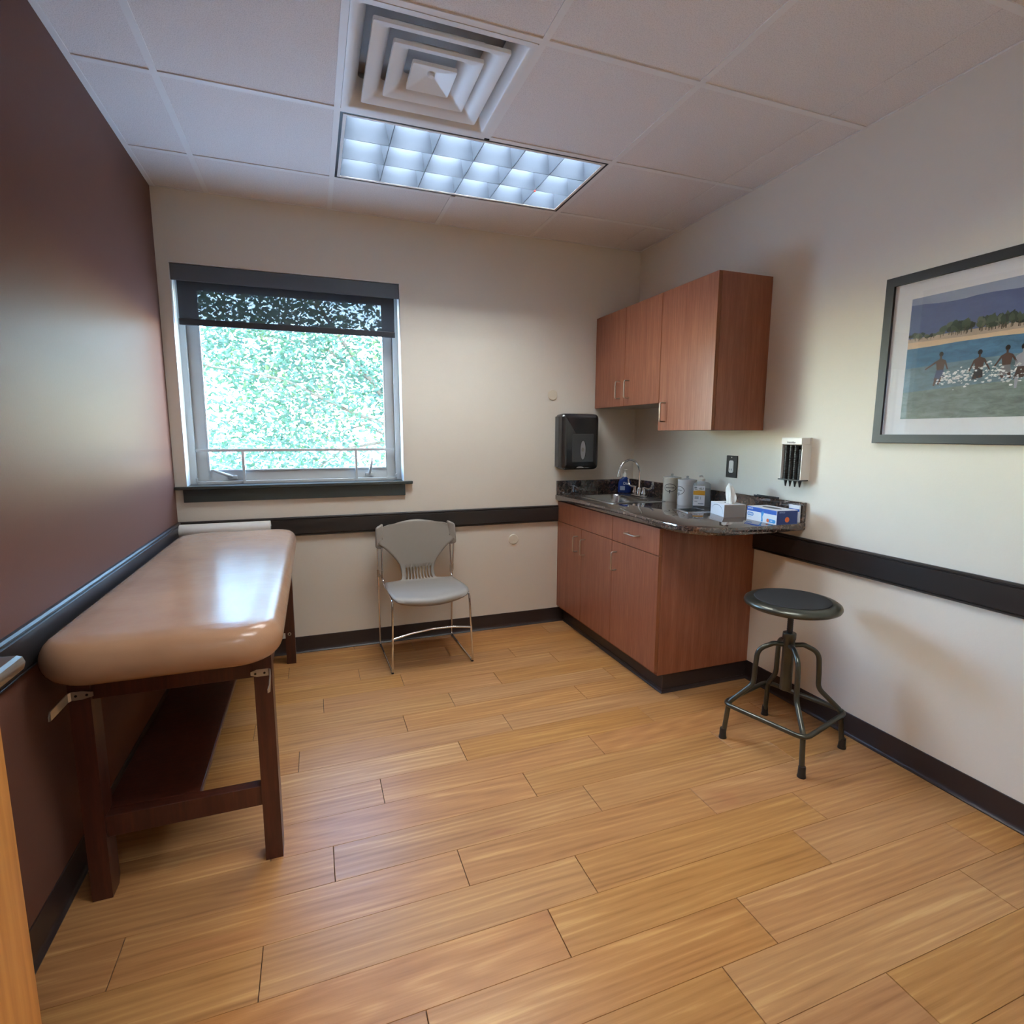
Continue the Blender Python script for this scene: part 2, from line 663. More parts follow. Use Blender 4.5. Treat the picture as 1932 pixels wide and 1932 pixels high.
def lettering(name, body, size, mat, parent, origin, xd, yd, wrap_r=None, align='CENTER', bold=0.0):
    """flat printed text lying on a surface: origin, reading direction, up direction"""
    cu = bpy.data.curves.new(name, 'FONT')
    cu.body = body
    cu.size = size
    cu.align_x = align
    cu.align_y = 'CENTER'
    cu.resolution_u = 2
    cu.offset = bold
    tmp = bpy.data.objects.new(name, cu)
    COL.objects.link(tmp)
    dg = bpy.context.evaluated_depsgraph_get()
    me = bpy.data.meshes.new_from_object(tmp.evaluated_get(dg))
    bpy.data.objects.remove(tmp)
    bpy.data.curves.remove(cu)
    xd, yd, origin = Vector(xd).normalized(), Vector(yd).normalized(), Vector(origin)
    nd = xd.cross(yd)
    for v in me.vertices:
        if wrap_r:
            a = v.co.x / wrap_r
            # origin lies on the axis; nd points out of the surface
            v.co = origin + xd * math.sin(a) * (wrap_r + 0.0006) + nd * math.cos(a) * (wrap_r + 0.0006) + yd * v.co.y
        else:
            v.co = origin + xd * v.co.x + yd * v.co.y + nd * 0.0005
    return obj_me(name, me, mat, parent)


def flat_poly(bm, pts, origin, xd, yd, off=0.0, wrap_r=None):
    xd, yd, origin = Vector(xd).normalized(), Vector(yd).normalized(), Vector(origin)
    nd = xd.cross(yd)
    vs = []
    for x, y in pts:
        if wrap_r:
            a = x / wrap_r
            vs.append(bm.verts.new(origin + xd * math.sin(a) * (wrap_r + off) + nd * math.cos(a) * (wrap_r + off) + yd * y))
        else:
            vs.append(bm.verts.new(origin + xd * x + yd * y + nd * off))
    return bm.faces.new(vs)


def ring_poly(bm, rx, ry, th, origin, xd, yd, off=0.0005, wrap_r=None, n=40, cx=0, cy=0):
    for k in range(n):
        a, b = 2 * math.pi * k / n, 2 * math.pi * (k + 1) / n
        q = [((rx) * math.cos(a) + cx, ry * math.sin(a) + cy), (rx * math.cos(b) + cx, ry * math.sin(b) + cy),
             ((rx - th) * math.cos(b) + cx, (ry - th) * math.sin(b) + cy), ((rx - th) * math.cos(a) + cx, (ry - th) * math.sin(a) + cy)]
        flat_poly(bm, q, origin, xd, yd, off, wrap_r)
    return bm


# ================================================================== SETTING
# ---- window opening numbers
WX0, WX1, WZ0, WZ1 = 0.055, 1.250, 1.035, 2.215
WT = 0.24                                   # back wall thickness

bm = B()
T = 0.25
box(bm, -T, WX0, 0, WT, -0.3, H + 0.3)
box(bm, WX1, W + T, 0, WT, -0.3, H + 0.3)
box(bm, WX0, WX1, 0, WT, -0.3, WZ0)
box(bm, WX0, WX1, 0, WT, WZ1, H + 0.3)
wall_back = struct('wall_back', bm, M['wall'])
wall_left = struct('wall_left', bx(-T, 0, YN - 0.12, 0, -0.3, H + 0.3), M['wall_maroon'])
wall_right = struct('wall_right', bx(W, W + T, YN - 0.12, 0, -0.3, H + 0.3), M['wall'])
bm = B()
DX0, DX1 = 0.205, 1.16
box(bm, 0, DX0, YN - 0.12, YN, 0, H)
box(bm, DX1, W, YN - 0.12, YN, 0, H)
box(bm, DX0, DX1, YN - 0.12, YN, 2.10, H)
struct('wall_front', bm, M['wall'])
bm = B()                                     # corridor behind the doorway
box(bm, -T, W + T, -5.05, -4.90, -0.3, H + 0.3)
box(bm, -T, -0.10, -4.90, YN - 0.12, -0.3, H + 0.3)
box(bm, W, W + T, -4.90, YN - 0.12, -0.3, H + 0.3)
struct('wall_corridor', bm, M['wall'])

# ---- floor with individual planks
floor = struct('floor', bx(-T, W + T, -5.05, WT, -0.30, -0.0045), M['subfloor'])
PW, PL = 0.1515, 0.9055
offs = {-1: .0, 0: .353, 1: .536, 2: .0, 3: .214, 4: .711, 5: .415, 6: .158, 7: .607, 8: .350, 9: .0, 10: .535,
        11: .722, 12: .191, 13: .537, 14: .376, 15: .0, 16: .722, 17: .191}
full_me = None


def plank_mesh(L, wd):
    bm = B()
    g, h, c = 0.0010, 0.0004, 0.0008
    lo = [(g, h), (L - g, h), (L - g, wd - h), (g, wd - h)]
    hi = [(g + c, h + c * .6), (L - g - c, h + c * .6), (L - g - c, wd - h - c * .6), (g + c, wd - h - c * .6)]
    loft(bm, [[(x, y, -0.0045) for x, y in lo], [(x, y, -0.0009) for x, y in lo], [(x, y, 0.0) for x, y in hi]])
    bmesh.ops.recalc_face_normals(bm, faces=bm.faces[:])
    me = bpy.data.meshes.new('plank')
    bm.to_mesh(me)
    bm.free()
    me.materials.append(M['plank'])
    return me


full_me = plank_mesh(PL, PW)
rr = random.Random(3)
for k in range(-1, 22):
    y1 = -0.057 - PW * k
    y0 = y1 - PW
    y1 = min(y1, 0.0)
    y0 = max(y0, YN - 0.11)
    if y1 - y0 < 0.02:
        continue
    o0 = offs.get(k, rr.random() * PL)
    x = o0 - PL
    while x < W:
        a, b = max(x, 0.0), min(x + PL, W)
        if b - a > 0.01:
            whole = abs(b - a - PL) < 1e-6 and abs(y1 - y0 - PW) < 1e-6
            me = full_me if whole else plank_mesh(b - a, y1 - y0)
            p = bpy.data.objects.new('plank', me)
            COL.objects.link(p)
            p.location = (a, y0, 0)
            p.parent = floor
            p.color = (rr.random(), rr.random(), rr.random(), 1)
        x += PL

# ---- ceiling: slab, lay-in tiles and the tee grid
ceil = struct('ceiling', bx(-T, W + T, -5.05, WT, H + 0.22, H + 0.34), M['slab'])
CX = [0.2585 + 0.6096 * i for i in range(5)]          # grid lines across
RY = [-0.411 - 0.6096 * j for j in range(5)]          # grid lines along
xs = [0.0] + CX + [W]
ys = [0.0] + RY + [YN]
TW = 0.024
HOLES = {(2, 1), (3, 1), (2, 2), (2, 4), (3, 4)}      # cells taken by the light fixtures and the air diffuser
for i in range(len(xs) - 1):
    for j in range(len(ys) - 1):
        if (i, j) in HOLES:
            continue
        x0 = xs[i] + (0.004 if xs[i] > 0 else 0.002)
        x1 = xs[i + 1] - (0.004 if xs[i + 1] < W else 0.002)
        if i == 4:
            x1 = xs[i + 1] - 0.0015
        if i == 5:
            x0 = xs[i] + 0.0015
        y1 = ys[j] - (0.004 if j else 0.002)
        y0 = ys[j + 1] + 0.004
        obj('ceiling_tile', bx(x0, x1, y0, y1, H + 0.0035, H + 0.018, 0.0015), M['tile'], ceil)
for i, x in enumerate(CX[:4]):
    runs = [(YN, 0)] if i != 2 else [(YN, RY[4]), (RY[3], RY[1]), (RY[0], 0)]
    for (y0, y1) in runs:
        obj('ceiling_tee', bx(x - TW / 2, x + TW / 2, y0, y1, H - 0.0005, H + 0.003), M['tee'], ceil)
obj('ceiling_tee', bx(CX[4] - TW / 2, CX[4] + TW / 2, YN, 0, H + 0.0185, H + 0.021), M['tee'], ceil)
for j, y in enumerate(RY):
    for i in range(len(xs) - 1):
        if i == 4:
            continue
        if (i, j) == (3, 1) or (i, j) == (3, 4):
            pass
        x0 = xs[i] + (TW / 2 if xs[i] > 0 else 0)
        x1 = xs[i + 1] - (TW / 2 if xs[i + 1] < W else 0)
        if i == 5:
            x0 = xs[4] + TW / 2
        obj('ceiling_tee', bx(x0, x1, y - TW / 2, y + TW / 2, H - 0.0005, H + 0.003), M['tee'], ceil)
for (x0, x1, y0, y1) in ((0, 0.022, YN, 0), (W - 0.008, W, YN, 0), (0, W, -0.008, 0), (0, W, YN, YN + 0.02)):
    obj('wall_angle', bx(x0, x1, y0, y1, H - 0.001, H + 0.0025), M['tee'], ceil)
struct('ceiling_corridor', bx(-T, W + T, -4.95, YN - 0.12, H, H + 0.02), M['tile'])


# ---- baseboards (cove base with a toe), wall guards
def base_profile(name, p0, p1, nrm):
    """runs from p0 to p1 on the floor, nrm points into the room"""
    p0, p1, nrm = Vector(p0), Vector(p1), Vector(nrm)
    prof = [(0, 0), (0.014, 0.0), (0.014, 0.003), (0.008, 0.007), (0.0045, 0.014), (0.0032, 0.024), (0.0032, 0.099), (0.002, 0.101), (0, 0.101)]
    bm = B()
    loft(bm, [[p + nrm * a + Vector((0, 0, z)) for a, z in prof] for p in (p0, p1)])
    return struct(name, bm, M['rubber_base'], smooth=30)


base_profile('baseboard_back', (0, 0, 0), (2.364, 0, 0), (0, -1, 0))
base_profile('baseboard_left', (0, 0, 0), (0, YN, 0), (1, 0, 0))
base_profile('baseboard_right', (W, -1.189, 0), (W, YN, 0), (-1, 0, 0))
base_profile('baseboard_front', (DX1, YN, 0), (W, YN, 0), (0, 1, 0))


def guard(name, p0, p1, nrm, zt=0.840, zb=0.727):
    p0, p1, nrm = Vector(p0), Vector(p1), Vector(nrm)
    d = 0.018
    h = zt - zb
    prof = [(0, zb), (d * .7, zb), (d * .9, zb + .003), (d * .9, zb + .007), (d * .72, zb + .009), (d * .72, zb + .011), (d, zb + .014),
            (d, zt - .016), (d * .72, zt - .013), (d * .72, zt - .011), (d * .92, zt - .009), (d * .92, zt - .005), (d * .6, zt), (0, zt)]
    bm = B()
    loft(bm, [[p + nrm * a + Vector((0, 0, z)) for a, z in prof] for p in (p0, p1)])
    return struct(name, bm, M['rail'])


guard('trim_1', (0, 0, 0), (2.306, 0, 0), (0, -1, 0))
guard('trim_2', (0, 0, 0), (0, YN, 0), (1, 0, 0))
guard('trim_3', (W, -1.197, 0), (W, YN, 0), (-1, 0, 0))

# ---- window
win = bpy.data.objects.new('window_1', None)
COL.objects.link(win)
win['kind'] = 'structure'
win.location = (0, 0, 0)
FY0, FY1 = 0.105, 0.175


def ring_frame(x0, x1, z0, z1, w, y0, y1, bev=0.002):
    """four-sided frame in the xz plane, w = width or (left, right, bottom, top)"""
    l, r, b, t = (w,) * 4 if not isinstance(w, tuple) else w
    bm = B()
    box(bm, x0, x0 + l, y0, y1, z0, z1, bev)
    box(bm, x1 - r, x1, y0, y1, z0, z1, bev)
    box(bm, x0 + l, x1 - r, y0, y1, z0, z0 + b, bev)
    box(bm, x0 + l, x1 - r, y0, y1, z1 - t, z1, bev)
    return bm


obj('window_frame', ring_frame(WX0, WX1, WZ0, WZ1, (0.036, 0.036, 0.018, 0.036), FY0, FY1), M['alu'], win)
obj('sash', ring_frame(WX0 + 0.036, WX1 - 0.036, WZ0 + 0.018, WZ1 - 0.036, (0.058, 0.052, 0.056, 0.062), 0.135, 0.168), M['alu'], win)
obj('glazing_bead', ring_frame(WX0 + 0.094, WX1 - 0.088, WZ0 + 0.074, WZ1 - 0.098, 0.009, 0.128, 0.140), M['alu'], win)
obj('pane', bx(WX0 + 0.09, WX1 - 0.084, 0.150, 0.154, WZ0 + 0.07, WZ1 - 0.094), M['glass'], win)
jm = B()
box(jm, WX0 - 0.0005, WX0 + 0.004, 0.0, FY0, WZ0, WZ1)
obj('jamb', jm, M['reveal'], win)
obj('jamb', bx(WX1 - 0.004, WX1 + 0.0005, 0, FY0, WZ0, WZ1), M['reveal'], win)
obj('jamb', bx(WX0, WX1, 0, FY0, WZ1 - 0.004, WZ1 + 0.0005), M['reveal'], win)
sb = B()
box(sb, 0.001, 1.298, -0.030, 0.0, WZ0 - 0.016, WZ0 + 0.001, 0.002)
box(sb, WX0, WX1, -0.001, 0.135, WZ0 - 0.016, WZ0 + 0.001)
obj('window_sill', sb, M['sill'], win)
obj('apron', bx(0.040, 1.252, -0.014, 0.0, 0.948, WZ0 - 0.016, 0.001), M['sill'], win)
obj('guard_bar', bx(0.095, 1.208, 0.100, 0.110, 1.222, 1.238, 0.001), M['alu'], win)
obj('guard_bar', bx(0.328, 0.343, 0.098, 0.110, WZ0 + 0.002, 1.224, 0.001), M['alu'], win)
obj('guard_bar', bx(0.963, 0.978, 0.098, 0.110, WZ0 + 0.002, 1.224, 0.001), M['alu'], win)
for (hx, tip) in ((0.272, (-0.098, 0.040)), (1.050, (0.018, 0.098))):
    c = B()
    box(c, hx - 0.026, hx + 0.026, 0.116, 0.136, 1.062, 1.086, 0.006, 2)
    k = obj('crank_handle', c, M['alu'], win, 40)
    a = B()
    p0 = Vector((hx, 0.118, 1.078))
    p2 = Vector((hx + tip[0], 0.104, 1.078 + tip[1]))
    tube(a, [p0, p0 + (p2 - p0) * 0.3 + Vector((0, -0.016, 0)), p0 + (p2 - p0) * 0.7 + Vector((0, -0.012, 0)), p2], [0.008, 0.009, 0.008, 0.006], 8)
    obj('crank_arm', a, M['alu'], k, 50)
obj('sash_lock', bx(WX0 + 0.030, WX0 + 0.042, 0.095, 0.107, 1.05, 1.075, 0.002), M['alu'], win)
obj('sash_lock', bx(WX1 - 0.042, WX1 - 0.030, 0.095, 0.107, 1.05, 1.075, 0.002), M['alu'], win)

# ---- entrance door, standing open along the left wall at the frame's edge
door = struct('door_1', bx(0.205, 0.250, -3.298, -2.420, 0.008, 2.09, 0.002), M['door_wood'])
dh = B()
# lever: neck out of the leaf, then a flat arm running back towards the hinge
lathe(dh, [(0.0, 0), (0.026, 0), (0.026, 0.007), (0.022, 0.009), (0.0, 0.009)], (0, 0, 0), 24)
xf(dh, Matrix.Translation((0.250, -2.487, 1.0)) @ Matrix.Rotation(math.radians(90), 4, 'Y'))
prof = [(-0.0105, -0.013), (-0.0105, 0.013), (0.004, 0.013), (0.0085, 0.009), (0.0105, 0.0), (0.0085, -0.009), (0.004, -0.013)]


def lever(bm):
    # neck: section in the yz plane swept along x, mitred into the arm swept along -y
    L1 = [(0.256, -2.487 + a, 1.0 + z) for a, z in prof]
    L2 = [(0.304 + a, -2.487 + a, 1.0 + z) for a, z in prof]
    L3 = [(0.304 + a, -2.640, 1.0 + z) for a, z in prof]
    loft(bm, [L1, L2, L3])


lever(dh)
obj('door_handle', dh, M['steel'], door, 35)

cl = thing('corridor_fill_light', 'unseen fill light panel added on the corridor ceiling behind the doorway', 'light', (0.70, -4.15, H))  # added fill, out of view: brightens the room's ceiling and upper walls
obj('frame', bx(0.40, 1.62, -4.46, -3.84, H - 0.004, H + 0.0, 0.001), M['tee'], cl)
obj('diffuser', bx(0.42, 1.60, -4.44, -3.86, H - 0.006, H - 0.0035), M['corridor_fill_panel'], cl)

# ================================================================== ROLLER BLIND
bl = thing('roller_blind', 'slate grey solar roller blind with fascia, drawn partly down inside the window recess', 'blind', (0.65, 0.05, WZ1))
fb = B()
box(fb, WX0 + 0.005, WX1 - 0.006, 0.004, 0.012, 2.125, WZ1 - 0.006, 0.002)
box(fb, WX0 + 0.005, WX1 - 0.006, 0.012, 0.085, WZ1 - 0.012, WZ1 - 0.006)
obj('fascia', fb, M['fascia'], bl)
rl = B()
tube(rl, [(WX0 + 0.012, 0.052, 2.165), (WX1 - 0.012, 0.052, 2.165)], 0.024, 16)
obj('roller', rl, M['fascia'], bl, 40)
obj('screen_fabric', bx(0.078, 1.220, 0.0445, 0.0455, 1.925, 2.150), M['fabric'], bl)
obj('hem_bar', bx(0.076, 1.222, 0.039, 0.050, 1.905, 1.940, 0.004, 2), plain('hem_bar_grey', rgb(50, 52, 58), 0.5), bl)
ch = B()
tube(ch, [(0.064, 0.040, 2.14), (0.064, 0.040, 1.45)], 0.0012, 6)
tube(ch, [(0.070, 0.044, 2.14), (0.070, 0.044, 1.45)], 0.0012, 6)
obj('chain', ch, M['white'], bl)

# ================================================================== EXAM TABLE
et = thing('exam_table', 'espresso wood treatment table with padded tan vinyl top against the maroon wall', 'table', (0.32, -0.93, 0))
LX, LY = (0.068, 0.522), (-1.715, -0.156)
for lx in LX:
    for iy, ly in enumerate(LY):
        y0, y1 = ly, ly + (0.068 if iy == 0 else 0.054)
        bm = B()
        prof = [(lx, y0), (lx + 0.05, y0), (lx + 0.05, y1), (lx, y1)]
        # legs with a small cut at the inner foot
        loft(bm, [[(lx, y0, 0), (lx + .05, y0, 0), (lx + .05, y1 - .014, 0), (lx, y1 - .014, 0)],
                  [(lx, y0, .025), (lx + .05, y0, .025), (lx + .05, y1, .025), (lx, y1, .025)],
                  [(lx, y0, .704), (lx + .05, y0, .704), (lx + .05, y1, .704), (lx, y1, .704)]])
        leg = obj('leg', bm, M['espresso'], et)
        if iy == 1 and lx > 0.3:
            r = B()
            lathe(r, [(0.0, 0), (0.0095, 0), (0.0095, 0.002), (0.0, 0.002)], (0, 0, 0), 16)
            xf(r, Matrix.Translation((lx + 0.022, y0, 0.181)) @ Matrix.Rotation(math.radians(90), 4, 'X'))
            obj('bolt', r, M['zinc'], leg)
            r = B()
            lathe(r, [(0.0, 0), (0.0055, 0), (0.0055, 0.003), (0.0, 0.003)], (0, 0, 0), 12)
            xf(r, Matrix.Translation((lx + 0.022, y0, 0.181)) @ Matrix.Rotation(math.radians(90), 4, 'X'))
            obj('bolt_socket', r, M['black'], leg)
obj('apron', bx(0.118, 0.522, -1.705, -1.680, 0.603, 0.706, 0.001), M['espresso'], et)
obj('apron', bx(0.118, 0.522, -0.130, -0.105, 0.603, 0.706, 0.001), M['espresso'], et)
obj('apron', bx(0.072, 0.094, -1.647, -0.156, 0.603, 0.706, 0.001), M['espresso'], et)
obj('apron', bx(0.546, 0.568, -1.647, -0.156, 0.603, 0.706, 0.001), M['espresso'], et)
obj('stretcher', bx(0.118, 0.522, -1.708, -1.672, 0.186, 0.250, 0.001), M['espresso'], et)
obj('stretcher', bx(0.118, 0.522, -0.148, -0.114, 0.186, 0.250, 0.001), M['espresso'], et)
obj('shelf', bx(0.100, 0.352, -1.672, -0.148, 0.228, 0.249, 0.004, 2), M['espresso'], et)
cu = B()
outline = rrect(0.022, 0.612, -1.860, -0.118, (0.15, 0.12, 0.12, 0.15), 10)
loops = []
ZB, ZT, R0 = 0.690, 0.800, 0.055
for k in range(13):
    a = math.pi * (-0.5 + k / 12)
    d = R0 * (1 - math.cos(a)) * 0.85
    loops.append([(x, y, (ZB + ZT) / 2 + (ZT - ZB) / 2 * math.sin(a)) for x, y in inset(outline, d)])
# crowned top
for q, dz in ((0.075, 0.0045), (0.095, 0.0055)):
    loops.append([(x, y, ZT + dz) for x, y in inset(outline, q)])
loft(cu, loops)
obj('cushion', cu, M['vinyl'], et, 60)


# paper-roll brackets at the foot end
def bracket(name, pts, wd, hole_pts, parent):
    """bent strap: centre line pts (x, y) in plan, height wd (z range), holes as dark discs on the front"""
    z0, z1 = wd
    bm = B()
    t = 0.003
    n = len(pts)
    nr = []
    for i in range(n):
        a = Vector(pts[max(0, i - 1)][:2])
        b = Vector(pts[min(n - 1, i + 1)][:2])
        d = (b - a).normalized()
        nr.append(Vector((-d.y, d.x)))
    L = []
    for i, (x, y, zo) in enumerate([(p[0], p[1], p[2] if len(p) > 2 else 0) for p in pts]):
        o = nr[i] * t
        q = 0.006 if i in (0, n - 1) else 0.0
        L.append([(x, y, z0 + zo + q), (x + o.x, y + o.y, z0 + zo + q), (x + o.x, y + o.y, z1 + zo - q), (x, y, z1 + zo - q)])
    loft(bm, L)
    br = obj(name, bm, M['zinc'], parent)
    for (hx, hy, hz) in hole_pts:
        h = B()
        lathe(h, [(0.0, 0), (0.0034, 0), (0.0034, 0.0012), (0.0, 0.0012)], (0, 0, 0), 10)
        xf(h, Matrix.Translation((hx, hy, hz)) @ Matrix.Rotation(math.radians(90), 4, 'X'))
        obj('screw', h, M['black'], br)
    return br


bracket('paper_bracket', [(0.514, -1.7165), (0.530, -1.7165), (0.562, -1.7165), (0.5665, -1.720, -.001), (0.567, -1.748, -.012), (0.567, -1.775, -.026), (0.563, -1.785, -.030)], (0.608, 0.630),
        [(0.527, -1.7195, 0.619), (0.552, -1.7195, 0.619)], et)
bracket('paper_bracket', [(0.126, -1.7165), (0.100, -1.7165), (0.076, -1.7165), (0.068, -1.722, -.002), (0.058, -1.758, -.012), (0.050, -1.780, -.020), (0.050, -1.790, -.024)], (0.612, 0.636),
        [(0.112, -1.7195, 0.624), (0.087, -1.7195, 0.624)], et)

# ---- the paper roll behind the headrest end
pr = thing('exam_paper_roll', 'white roll of exam paper lying behind the far end of the tan table', 'paper roll', (0.245, -0.060, 0.79))
r = B()
lathe(r, [(0.012, -0.2275), (0.037, -0.2275), (0.039, -0.2265), (0.039, 0.2265), (0.037, 0.2275), (0.012, 0.2275)], (0, 0, 0), 32)
xf(r, Matrix.Translation((0.245, -0.060, 0.794)) @ Matrix.Rotation(math.radians(90), 4, 'Y'))
obj('paper', r, M['paper'], pr, 40)
r = B()
tube(r, [(0.012, -0.060, 0.794), (0.478, -0.060, 0.794)], 0.009, 12)
obj('spindle', r, M['steel'], pr, 40)
for x in (0.0135, 0.4765):
    obj('roll_arm', bx(x - 0.0015, x + 0.0015, -0.099, -0.050, 0.690, 0.805, 0.001), M['steel'], pr)

# ================================================================== STACKING CHAIR
CT = math.radians(1.8)
chr_ = thing('stacking_chair', 'taupe plastic stacking chair on chrome wire sled legs under the window wall', 'chair', (1.306, -0.252, 0), CT)
# shell profile: (y, z, half width, dish)
P = [(-0.232, 0.398, 0.180, 0.000), (-0.238, 0.412, 0.205, 0.0), (-0.228, 0.427, 0.218, 0.0), (-0.19, 0.433, 0.224, 0.003), (-0.12, 0.430, 0.225, 0.007), (-0.04, 0.425, 0.222, 0.009),
     (0.03, 0.423, 0.218, 0.008), (0.075, 0.425, 0.214, 0.007), (0.098, 0.428, 0.205, 0.005), (0.106, 0.431, 0.150, 0.003), (0.113, 0.435, 0.112, 0.002), (0.124, 0.444, 0.104, 0.0),
     (0.135, 0.460, 0.102, -0.002), (0.143, 0.480, 0.102, -0.004), (0.150, 0.505, 0.105, -0.006), (0.155, 0.528, 0.112, -0.008), (0.160, 0.555, 0.128, -0.012),
     (0.166, 0.585, 0.152, -0.017), (0.171, 0.612, 0.176, -0.022), (0.175, 0.638, 0.202, -0.028), (0.178, 0.656, 0.226, -0.032), (0.180, 0.668, 0.240, -0.034), (0.186, 0.70, 0.243, -0.034),
     (0.192, 0.735, 0.241, -0.033), (0.196, 0.757, 0.236, -0.032), (0.199, 0.772, 0.222, -0.030), (0.202, 0.784, 0.190, -0.026), (0.206, 0.792, 0.135, -0.018), (0.212, 0.793, 0.10, -0.01)]
NU = 23
bm = B()
grid = []
for (y, z, hw, dish) in P:
    row = []
    for i in range(NU):
        u = -1 + 2 * i / (NU - 1)
        # seat dips in the middle, the back wraps forward at its sides
        if dish >= 0:
            dz, dy = dish * (u * u), 0.0
        else:
            dz, dy = 0.0, dish * (abs(u) ** 2.2)
        # front lip sags in the middle, the top edge arches
        if y < -0.15:
            dz -= 0.020 * (1 - u * u) * (1 if y < -0.22 else 0.4)
            dy -= 0.028 * (1 - u * u)
        if z > 0.75:
            dz -= 0.016 * u * u
        row.append(bm.verts.new((u * hw, y + dy, z + dz)))
    grid.append(row)
for a in range(len(P) - 1):
    for i in range(NU - 1):
        if 10 <= a <= 13 and i % 2 == 1 and 3 <= i <= 19:
            continue
        bm.faces.new((grid[a][i], grid[a][i + 1], grid[a + 1][i + 1], grid[a + 1][i]))
sh = obj('shell', bm, M['chair'], chr_, 70, local=True)
so = sh.modifiers.new('thickness', 'SOLIDIFY')
so.thickness = 0.007
so.offset = 0.0
for s in (-1, 1):
    # moulded sleeve that the back wires enter, one at each side of the back
    w = box(B(), min(s * 0.204, s * 0.252), max(s * 0.204, s * 0.252), 0.134, 0.164, 0.640, 0.762, 0.0125, 4)
    for v in w.verts:
        k = (v.co.z - 0.64) / 0.12
        v.co.y += 0.014 * k + 0.020 * (0.252 - abs(v.co.x)) / 0.048
        v.co.x -= s * 0.010 * max(0, k - 0.6)
        v.co.z += 0.022 * (0.252 - abs(v.co.x)) / 0.048 * (1 if k > 0.5 else -0.5)
    obj('back_sleeve', w, M['chair'], chr_, 50, local=True)
    f = B()
    tube(f, fillet([(s * 0.215, -0.05, 0.414), (s * 0.221, -0.222, 0.414), (s * 0.233, -0.246, 0.0065), (s * 0.233, 0.222, 0.0065), (s * 0.236, 0.196, 0.44), (s * 0.240, 0.160, 0.70)],
                   [0, 0.03, 0.03, 0.03, 0.10, 0], 6), 0.0058, 10)
    obj('sled_leg', f, M['chrome'], chr_, 60, local=True)
    f = B()
    tube(f, fillet([(s * 0.214, 0.16, 0.70), (s * 0.216, 0.150, 0.44), (s * 0.214, 0.10, 0.413), (s * 0.212, -0.10, 0.410)], [0, 0.04, 0.04, 0], 6), 0.0055, 10)
    obj('back_wire', f, M['chrome'], chr_, 60, local=True)
    f = B()
    tube(f, [(s * 0.237, 0.190, 0.50), (s * 0.236, 0.196, 0.452)], 0.0085, 10)
    tube(f, [(s * 0.2155, 0.1525, 0.50), (s * 0.216, 0.150, 0.452)], 0.0085, 10)
    box(f, min(s * 0.216, s * 0.237), max(s * 0.216, s * 0.237), 0.160, 0.182, 0.462, 0.468)
    obj('clamp', f, M['nickel'], chr_, 50, local=True)
    for yy in (-0.225, 0.20):
        obj('glide', bx(s * 0.233 - 0.007, s * 0.233 + 0.007, yy - 0.014, yy + 0.014, 0.0, 0.008, 0.002), M['black'], chr_, local=True)
f = B()
tube(f, fillet([(-0.229, -0.236, 0.200), (-0.12, -0.222, 0.216), (0.0, -0.214, 0.224), (0.12, -0.220, 0.224), (0.229, -0.236, 0.212)], 0.15, 4), 0.0062, 10)
obj('cross_bar', f, M['chrome'], chr_, 60, local=True)

# ================================================================== METAL STOOL
SC = Vector((2.578, -1.755, 0))
st = thing('metal_stool', 'gunmetal adjustable screw stool with round black rubber seat beside the sink cabinet', 'stool', SC)
FEET = [(-0.214, 0.120), (-0.119, -0.213), (0.214, -0.121), (0.120, 0.215)]
s_ = B()
lathe(s_, [(0.0, 0.622), (0.140, 0.624), (0.160, 0.616), (0.176, 0.615), (0.184, 0.620), (0.187, 0.628), (0.184, 0.637), (0.174, 0.644), (0.158, 0.648), (0.146, 0.647), (0.0, 0.645)], (0, 0, 0), 56)
seat = obj('seat', s_, M['gunmetal'], st, 50, local=True)
s_ = B()
lathe(s_, [(0.0, 0.645), (0.146, 0.645), (0.148, 0.648), (0.146, 0.651), (0.0, 0.652)], (0, 0, 0), 48)
obj('seat_pad', s_, M['pad'], st, 50, local=True)
s_ = B()
prof = [(0.0, 0.44), (0.0125, 0.44)]
for k in range(14):
    z = 0.47 + k * 0.0095
    prof += [(0.0125, z), (0.0115, z + 0.0047)]
prof += [(0.0125, 0.606), (0.0125, 0.618), (0.04, 0.620), (0.04, 0.623), (0, 0.623)]
lathe(s_, prof, (0, 0, 0), 16)
obj('screw_post', s_, M['black'], st, 50, local=True)
s_ = B()
lathe(s_, [(0.014, 0.500), (0.0255, 0.500), (0.0265, 0.497), (0.0265, 0.474), (0.0235, 0.470), (0.0235, 0.250), (0.022, 0.246), (0.0, 0.246)], (0, 0, 0), 24)
obj('collar_tube', s_, M['gunmetal'], st, 40, local=True)
for (fx, fy) in FEET:
    d = Vector((fx, fy, 0)).normalized()

    def q(rad, z):
        return d * rad + Vector((0, 0, z))
    s_ = B()
    path = fillet([q(0.018, 0.446), q(0.060, 0.450), q(0.122, 0.420), q(0.128, 0.33), q(0.130, 0.262), q(0.226, 0.168), q(0.240, 0.03), q(0.243, 0.02)], [0, .03, .06, .1, .06, .05, .02, 0], 7)
    tube(s_, path, 0.0105, 12)
    lg = obj('leg', s_, M['gunmetal'], st, 60, local=True)
    s_ = B()
    lathe(s_, [(0.0, 0), (0.0165, 0), (0.0170, 0.004), (0.0145, 0.014), (0.0135, 0.042), (0.0125, 0.046), (0.0, 0.046)], q(0.2435, 0), 16)
    obj('rubber_foot', s_, M['black'], lg, 40, local=True)
s_ = B()
rp = [Vector((fx, fy, 0)).normalized() * 0.250 + Vector((0, 0, 0.163)) for fx, fy in FEET]
tube(s_, fillet(rp, 0.045, 8, closed=True), 0.0100, 12, closed=True)
obj('foot_ring', s_, M['gunmetal'], st, 60, local=True)

